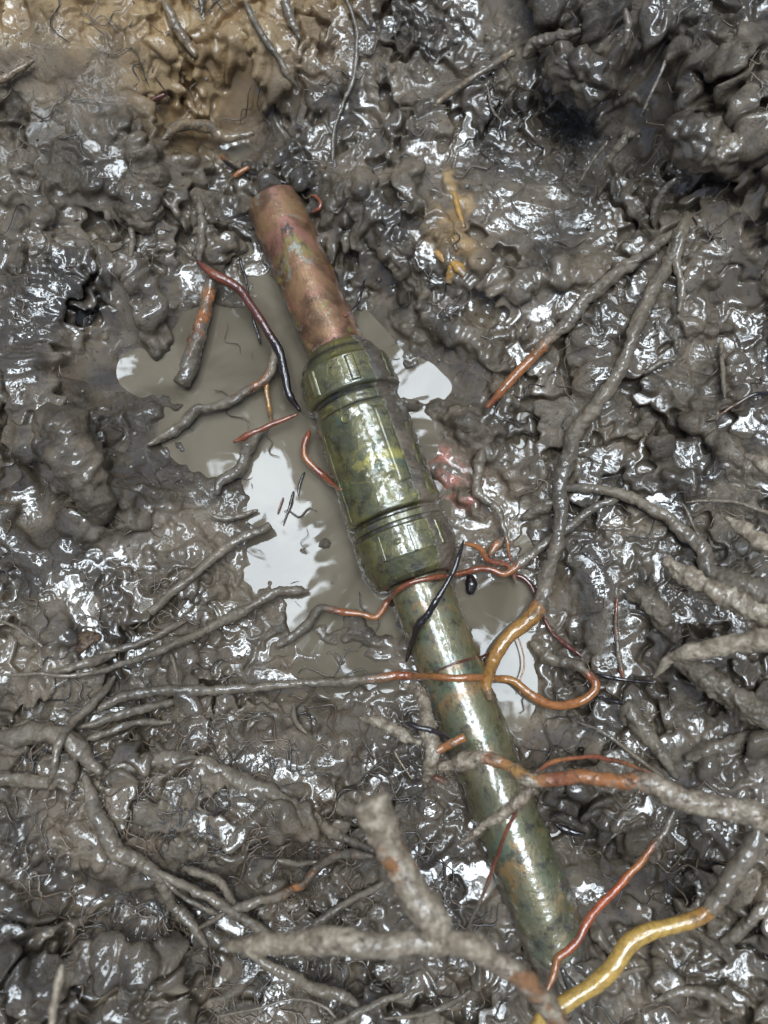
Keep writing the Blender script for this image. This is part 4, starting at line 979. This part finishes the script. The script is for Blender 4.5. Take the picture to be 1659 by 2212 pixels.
nut2 = lathe(AXB, AXC, prof_pts([(.0926, .0196), (.0932, .0214), (.0940, .0224), (.0968, .0225), (.0974, .0216), (.0988, .0217), (.0998, .0227), (.1135, .0231), (.1146, .0226), (.118, .0213), (.1225, .0197), (.1245, .0180), (.1252, .0150), (.1252, .0140)], 100),
             112, pipe, 'compression_nut', M_BRASS, mud_cp, flats(8, .16, .25), seed=31, rough=.00018)

def rib(parent, s0, s1, th0, wth, hgt, r0, r1, name='rib', tilt=0.0, ns=40, nt=9):
    """A raised bar on the fitting: from s0 to s1 along the axis, at angle th0 (rad, 90 deg = up), wth in radians."""
    t, u, v = tt_, uu_, vv_
    vs = []; md = []
    for i in range(ns):
        f = i / (ns - 1)
        e = min(1, min(f, 1 - f) * (ns - 1) / 2.0)
        s = (s0 + (s1 - s0) * f) * k; rb = r0 + (r1 - r0) * f
        for j in range(nt):
            g = j / (nt - 1) * 2 - 1
            eg = min(1, (1 - abs(g)) * (nt - 1) / 2 / 1.0)
            hh = hgt * min(e, eg) ** .6 - .0004
            th = th0 + CS * (-g) * wth / 2 + tilt * (f - .5)
            c = AXB + t * s + (u * math.cos(th) + v * math.sin(th)) * (rb + hh)
            vs.append(c); md.append(0.0)
    ii = np.arange(ns * nt).reshape(ns, nt)
    fs = np.stack([ii[:-1, :-1], ii[:-1, 1:], ii[1:, 1:], ii[1:, :-1]], -1).reshape(-1, 4)
    if CS < 0: fs = fs[:, ::-1]
    return mesh_obj(name, np.array(vs), fs[:, ::-1].copy(), M_BRASS, parent, {'mud': np.array(md)})
up90 = math.pi / 2
rt = lambda deg: up90 - CS * math.radians(deg)      # degrees to the right of the top
cpl_o = np.array(pipe.location)
def sub(parent_obj, fn):
    return fn
# ribs are sub-parts of the body and of the nuts
class _At:           # parents whose mesh is already stored relative to the pipe's base
    pass
def child_rib(part, *a, **kw):
    o = rib(pipe, *a, **kw); o.parent = part
    return o
child_rib(cpl, .0375, .0800, rt(22), .34, .0011, .0218, .0222)
child_rib(cpl, .0400, .0900, rt(-68), .16, .0012, .0217, .0224)
child_rib(cpl, .0430, .0890, rt(58), .30, .0010, .0218, .0224)
child_rib(nut1, .0090, .0235, rt(6), .22, .0014, .0222, .0229, name='lug')
child_rib(nut1, .0090, .0235, rt(-48), .22, .0013, .0222, .0229, name='lug')
child_rib(nut1, .0090, .0235, rt(58), .22, .0013, .0222, .0229, name='lug')
child_rib(nut2, .1005, .1140, rt(-32), .10, .0013, .0226, .0231, name='lug')
child_rib(nut2, .1005, .1140, rt(42), .10, .0013, .0226, .0231, name='lug')
child_rib(nut2, .1005, .1140, rt(6), .08, .0008, .0226, .0231, name='lug')
# small cast ring on the body
vs = []; fs = []
c0 = rt(-22)
nrm_ = uu_ * math.cos(c0) + vv_ * math.sin(c0); side_ = np.cross(nrm_, tt_)
cc = AXB + tt_ * .040 * k + nrm_ * .02185
NR, NQ = 26, 8
for i in range(NR):
    a = 2 * math.pi * i / NR
    rd = tt_ * math.cos(a) + side_ * math.sin(a)
    for j in range(NQ):
        b = 2 * math.pi * j / NQ
        vs.append(cc + rd * (.0021 + .00055 * math.cos(b)) + nrm_ * .0006 * math.sin(b))
for i in range(NR):
    for j in range(NQ):
        fs.append([i * NQ + j, ((i + 1) % NR) * NQ + j, ((i + 1) % NR) * NQ + (j + 1) % NQ, i * NQ + (j + 1) % NQ])
o = mesh_obj('cast_ring', np.array(vs), fs, M_BRASS, pipe, {'mud': np.zeros(len(vs))}); o.parent = cpl

# ------------------------------------------------------------------ leaf fragments
M_OCHRE = make_plain('ochre_leaf', (0.42, 0.215, 0.04), .45, .5, (0.10, 0.075, 0.045), 130)
def blade(label, pts, w, lift=.0004, col=None):
    p2, par = spline(np.asarray(pts, float), 12)
    q = np.full(len(p2), .015)
    for _ in range(4):
        b = P(p2[:, 0], p2[:, 1], q); q = support(b[:, 0], b[:, 1]) + lift
    q = np.convolve(np.pad(q, 4, mode='edge'), np.ones(9) / 9, 'valid')
    b = P(p2[:, 0], p2[:, 1], q)
    t = np.gradient(b, axis=0); t /= np.linalg.norm(t, axis=1)[:, None]
    sd_ = np.cross(t, [0, 0, 1.0])
    wd = ev(w, par) / 4360.0 * (1 + .2 * gn(par * 6, par * 0 + w[0], 3))
    vs = []; NJ = 7
    for up_ in (0, 1):
        for j in range(NJ):
            g = j / (NJ - 1) * 2 - 1
            vs.append(b + sd_ * (wd * g)[:, None] + np.array([0, 0, 1.0]) * ((1 - g * g) * wd * .35 - up_ * .0004)[:, None])
    vs = np.stack(vs, 1); n = len(b)
    ii = np.arange(n * 2 * NJ).reshape(n, 2 * NJ)
    loop = list(range(NJ)) + list(range(2 * NJ - 1, NJ - 1, -1))
    fs = []
    for a in range(n - 1):
        for c in range(2 * NJ):
            l0, l1 = loop[c], loop[(c + 1) % (2 * NJ)]
            fs.append([int(ii[a, l0]), int(ii[a, l1]), int(ii[a + 1, l1]), int(ii[a + 1, l0])])
    fs.append([int(ii[0, l]) for l in loop][::-1]); fs.append([int(ii[n - 1, l]) for l in loop])
    tag(mesh_obj('leaf_fragment', vs.reshape(-1, 3), fs, M_OCHRE), label, 'leaf fragment', 'ochre leaf scraps right of the copper tube')
blade('long narrow ochre leaf strip running down the mud right of the copper tube', [(980, 412), (990, 450), (1003, 492)], [5, 7, 4])
blade('tiny oval ochre leaf scrap left of the long narrow strip', [(936, 436), (940, 450), (944, 463)], [4, 7, 4])
blade('ochre leaf scrap pointing up left from the ochre cluster', [(940, 542), (958, 556), (982, 570)], [6, 11, 7])
blade('ochre leaf scrap pointing straight down from the ochre cluster', [(980, 566), (974, 590), (968, 613)], [7, 12, 7], .0018)
blade('ochre leaf scrap pointing down right from the ochre cluster', [(976, 564), (990, 576), (1006, 594)], [6, 12, 8], .0024)
blade('thin ochre leaf strip above the ochre cluster', [(972, 508), (980, 525), (987, 540)], [4, 6, 4])
blade('dull orange leaf scrap half buried right of the ochre cluster', [(1022, 578), (1036, 570), (1060, 568)], [5, 8, 4], .0004)

# ------------------------------------------------------------------ black fibre tuft
vs = []; fs = []
rt_ = np.random.default_rng(5)
tc = P([1250], [245], [.03])[0]; tc[2] = support(np.array([tc[0]]), np.array([tc[1]]))[0] + .004
for i in range(330):
    d = rt_.normal(size=3) * np.array([.0062, .0062, .0035]); a = rt_.normal(size=3); a /= np.linalg.norm(a)
    b_ = rt_.normal(size=3) * .0015
    t = np.linspace(-1, 1, 5)[:, None]
    v2, f2, _ = tube(tc + d + a * t * rt_.uniform(.0012, .0035) + b_ * t * t, np.full(5, .00013), 4, .1, i)
    o_ = len(vs); vs += v2.tolist(); fs += [[k_ + o_ for k_ in ff] for ff in f2]
M_TUFT = make_plain('black_fibre', (0.012, 0.011, 0.011), .45, .5, (0.03, 0.026, 0.024), 60)
tag(mesh_obj('fibre_tuft', np.array(vs), fs, M_TUFT), 'matted black tuft of fibres under the overhanging clod at top right', 'fibre tuft')

# ------------------------------------------------------------------ uncountable fibres and grit on the mud
M_FIB = make_plain('dark_fibre', (0.02, 0.014, 0.01), .5, .6, (0.15, 0.10, 0.06), 40)
M_GRIT = make_plain('pale_grit', (0.42, 0.38, 0.32), .5, .6, (0.12, 0.10, 0.075), 40)
r_ = np.random.default_rng(99)
vs = []; fs = []
cl = np.stack([r_.uniform(-.2, .2, 90), r_.uniform(-.22, .3, 90)], -1)
for i in range(2750):
    if i % 3: c = cl[r_.integers(90)] + r_.normal(size=2) * .011
    else: c = np.array([r_.uniform(-.22, .22), r_.uniform(-.24, .31)])
    L = r_.uniform(.0012, .0055) if i < 1450 else r_.uniform(.008, .03)
    if i >= 1450: c = np.array([r_.normal(-.06, .07), r_.normal(-.13, .06)]) if i % 2 else np.array([r_.uniform(-.2, .2), r_.uniform(-.22, .28)])
    a = r_.uniform(0, 6.28); q = r_.normal() * .5
    t = np.linspace(-.5, .5, 5 if i < 1450 else 11)
    wv_ = q * t * t + (0 if i < 1450 else .12 * np.sin(t * 9 + i))
    x = c[0] + L * (np.cos(a) * t + np.sin(a) * wv_); y = c[1] + L * (np.sin(a) * t - np.cos(a) * wv_)
    i0 = np.clip(np.searchsorted(gx, x), 0, nx - 1); j0 = np.clip(np.searchsorted(gy, y), 0, ny - 1)
    if h[j0, i0].min() < .0012 and i % 9: continue
    z = (np.maximum(h[j0, i0], 0) if i < 1450 else np.maximum(SUP[j0, i0], 0) + .0012) + r_.uniform(.0000, .0005) + .0008 * r_.random() * (t + .5)
    if pipe_top(x, y).max() > -.5: continue
    v2, f2, _ = tube(np.stack([x, y, z], -1), np.interp(t, [-.5, -.2, .2, .5], [.5, 1, 1, .4]) * (1 if i < 1450 else 1.9) * r_.uniform(.00008, .00024), 5, .1, i)
    o_ = len(vs); vs += v2.tolist(); fs += [[k_ + o_ for k_ in ff] for ff in f2]
tag(mesh_obj('root_fibres', np.array(vs), fs, M_FIB), 'tiny dark root hairs and flecks strewn over the mud', 'root hairs', kind='stuff')
vs = []; fs = []
for i in range(500):
    c = cl[r_.integers(90)] + r_.normal(size=2) * .02
    i0 = min(np.searchsorted(gx, c[0]), nx - 1); j0 = min(np.searchsorted(gy, c[1]), ny - 1)
    if h[j0, i0] < .0005 or pipe_top(c[:1], c[1:]).max() > -.5: continue
    rr_ = r_.uniform(.0003, .0009) * (1 + (r_.random() < .08))
    n0 = 6
    o_ = len(vs)
    for k_ in range(3):
        for m in range(n0):
            ph = (k_ + .5) / 3 * math.pi; a = 2 * math.pi * m / n0 + k_ * .3
            d_ = np.array([math.sin(ph) * math.cos(a), math.sin(ph) * math.sin(a), math.cos(ph) * .8]) * rr_ * r_.uniform(.75, 1.2)
            vs.append([c[0] + d_[0], c[1] + d_[1], h[j0, i0] + rr_ * .3 + d_[2]])
    for k_ in range(2):
        for m in range(n0):
            fs.append([o_ + k_ * n0 + m, o_ + (k_ + 1) * n0 + m, o_ + (k_ + 1) * n0 + (m + 1) % n0, o_ + k_ * n0 + (m + 1) % n0])
    fs.append([o_ + m for m in range(n0)]); fs.append([o_ + 2 * n0 + n0 - 1 - m for m in range(n0)])
tag(mesh_obj('mud_grit', np.array(vs), fs, M_GRIT), 'fine pale and brown grit grains sprinkled on the mud', 'grit', kind='stuff')

# ------------------------------------------------------------------ trees round the pit (seen as reflections in the puddle)
def reflected(px, py, hgt):
    """Where the mirror image seen at a picture point of the puddle lies, at height hgt."""
    w = P(px, py, 0.0); d = w - CAM; d[:, 2] *= -1
    return w + d * (hgt / d[:, 2])[:, None]

LIGHT_GAPS = [((625, 1185), 105, 235), ((690, 1462), 160, 50), ((325, 785), 75, 95), ((880, 715), 190, 60), ((985, 775), 75, 55), ((940, 895), 125, 80),
        ((1060, 1030), 125, 110), ((1100, 1420), 110, 150), ((1010, 1790), 430, 350), ((1370, 900), 200, 270), ((250, 1380), 210, 130), ((540, 520), 260, 100), ((1180, 380), 200, 150), ((100, 1000), 130, 220), ((800, 250), 300, 120), ((1400, 1500), 130, 200)]  # crown openings placed to let light and bright sky patches through
M_LEAF = make_plain('tree_leaf', (0.055, 0.075, 0.022), .45, .2, (0.085, 0.095, 0.03), 3)
M_BARK = make_plain('tree_bark', (0.07, 0.055, 0.04), .85, 0, (0.03, 0.025, 0.02), 20)
def leaf_mesh(centres, size, r_):
    n = len(centres)
    a = r_.normal(size=(n, 3)); a[:, 2] *= .45; a /= np.linalg.norm(a, axis=1)[:, None]
    b = np.cross(a, r_.normal(size=(n, 3))); b /= np.linalg.norm(b, axis=1)[:, None]
    L = size * r_.uniform(.6, 1.3, (n, 1)); Wd = L * .42
    nn = np.cross(a, b)
    v = np.stack([centres - a * L, centres + b * Wd - a * L * .1, centres + a * L, centres - b * Wd - a * L * .1, centres + nn * Wd * .3], 1)
    f = np.arange(n)[:, None] * 5
    fs = np.concatenate([f + np.array([[0, 1, 4]]), f + np.array([[1, 2, 4]]), f + np.array([[2, 3, 4]]), f + np.array([[3, 0, 4]])])
    return v.reshape(-1, 3), fs
def tree(label, x, y, crown_c, crown_r, n_cl, per, seed, leaf=.07):
    r_ = np.random.default_rng(seed)
    t = tag(empty('unseen_overhanging_tree', (x, y, .2)), label, 'tree', 'unseen trees round the pit')
    cc = np.array(crown_c, float)
    cl = r_.normal(size=(n_cl, 3)); cl /= np.linalg.norm(cl, axis=1)[:, None]
    cl = cc + cl * r_.uniform(.25, 1, (n_cl, 1)) ** .6 * np.array(crown_r)
    ctr = (cl[:, None, :] + r_.normal(size=(n_cl, per, 3)) * np.array([.16, .16, .09])).reshape(-1, 3)
    # canopy openings, cut to shape the puddle's reflections and the light
    keep = np.ones(len(ctr), bool)
    for (gx_, gy_), ra, rb in LIGHT_GAPS:
        c = reflected([gx_], [gy_], 1.0)[0]; e = reflected([gx_ + ra], [gy_ - rb], 1.0)[0]
        u = ctr / ctr[:, 2:3]
        q = ((u[:, 0] - c[0]) / (e[0] - c[0])) ** 2 + ((u[:, 1] - c[1]) / (e[1] - c[1])) ** 2
        q = q + .75 * gn(u[:, 0] * 14, u[:, 1] * 14, 901) + .45 * gn(u[:, 0] * 34, u[:, 1] * 34, 902)
        keep &= q > r_.uniform(.65, 1.0, len(ctr)) + r_.exponential(.75, len(ctr)) * (r_.random(len(ctr)) < .85)
    v, f = leaf_mesh(ctr[keep], leaf, r_)
    mesh_obj('crown', v, f, M_LEAF, t, smooth=False)
    def limb(p0, p1, ra, rb, sg):
        tt = np.linspace(0, 1, 24)[:, None]
        m = p0 * (1 - tt) + p1 * tt; m[:, 2] += np.sin(tt[:, 0] * math.pi) * .25 * np.linalg.norm((p1 - p0)[:2]) * .4
        return tube(m, np.linspace(ra, rb, 24), 12, .12, sg)[:2]
    base = np.array([x, y, .1]); fork = np.array([x * .93, y * .93, cc[2] * .62])
    vs, fs = limb(base, fork, .14, .10, seed); vs = vs.tolist()
    for i in range(7):
        tgt = cl[r_.integers(n_cl)]
        v2, f2 = limb(fork, tgt, .055, .012, seed + i)
        o_ = len(vs); vs += v2.tolist(); fs += [[q + o_ for q in ff] for ff in f2]
    mesh_obj('trunk', np.array(vs), fs, M_BARK, t)
tree('leafy tree behind the pit whose crown is mirrored in the puddle', .6, 4.4, (.2, 2.9, 4.6), (2.1, 1.5, .9), 190, 60, 5)
tree('leafy tree to the left of the pit, mirrored as olive green in the puddle', -3.6, 1.4, (-2.2, 1.1, 4.3), (1.3, 2.2, 1.0), 170, 60, 6)
tree('leafy tree to the right of the pit, mirrored in the right hand pools', 3.8, .9, (2.6, 1.0, 4.4), (1.3, 2.2, 1.0), 170, 60, 7)
tree('unseen leafy tree leaning over the pit from the near side', -.5, -3.6, (0, -1.6, 4.5), (2.2, 1.3, .9), 190, 60, 8)
tree('unseen tall bushy tree standing farthest behind the pit', -1.8, 5.5, (-1.2, 3.9, 5.2), (2.0, 1.3, 1.3), 150, 60, 9)
tree('unseen spreading tree whose thin crown hangs right above the puddle', 1.9, 3.4, (.05, .95, 4.5), (1.9, 1.5, .40), 330, 80, 10)


# ------------------------------------------------------------------ light
world = bpy.data.worlds.new('World'); scene.world = world; world.use_nodes = True
wt = world.node_tree
bg = wt.nodes['Background']; sky = wt.nodes.new('ShaderNodeTexSky'); sky.sky_type = 'NISHITA'
sky.sun_disc = False
SUN_DIR = Vector((-0.02, math.sin(math.radians(10)), math.cos(math.radians(10)))).normalized()
sky.sun_elevation = math.asin(SUN_DIR.z); sky.sun_rotation = math.atan2(SUN_DIR.x, SUN_DIR.y)
sky.dust_density = 3.0; sky.air_density = 1.0
wt.links.new(sky.outputs[0], bg.inputs[0]); bg.inputs[1].default_value = 0.05
sl = bpy.data.lights.new('sun', 'SUN'); sl.energy = 4.8; sl.angle = math.radians(46); sl.color = (0.80, 0.91, 1.0)
so = bpy.data.objects.new('sun', sl); COL.objects.link(so)
so.rotation_euler = SUN_DIR.to_track_quat('Z', 'Y').to_euler(); so.location = (0, 1, 4)

# ------------------------------------------------------------------ camera
cd = bpy.data.cameras.new('camera'); cam = bpy.data.objects.new('camera', cd); COL.objects.link(cam)
cam.location = CAM.tolist(); cam.rotation_euler = (TH, 0, 0)
cd.sensor_fit = 'VERTICAL'; cd.sensor_height = 24.0; cd.angle = VFOV
cd.lens = 12.0 / math.tan(VFOV / 2)
cd.clip_start = 0.005; cd.clip_end = 200
cd.dof.use_dof = True
cd.dof.focus_distance = 0.412
cd.dof.aperture_fstop = cd.lens / 4.2
scene.camera = cam
vs_ = scene.view_settings
scene.display_settings.display_device = 'sRGB'
vs_.view_transform = 'Standard'; vs_.look = 'None'; vs_.gamma = 1.0; vs_.exposure = 1.08
scene.render.resolution_x = 768; scene.render.resolution_y = 1024
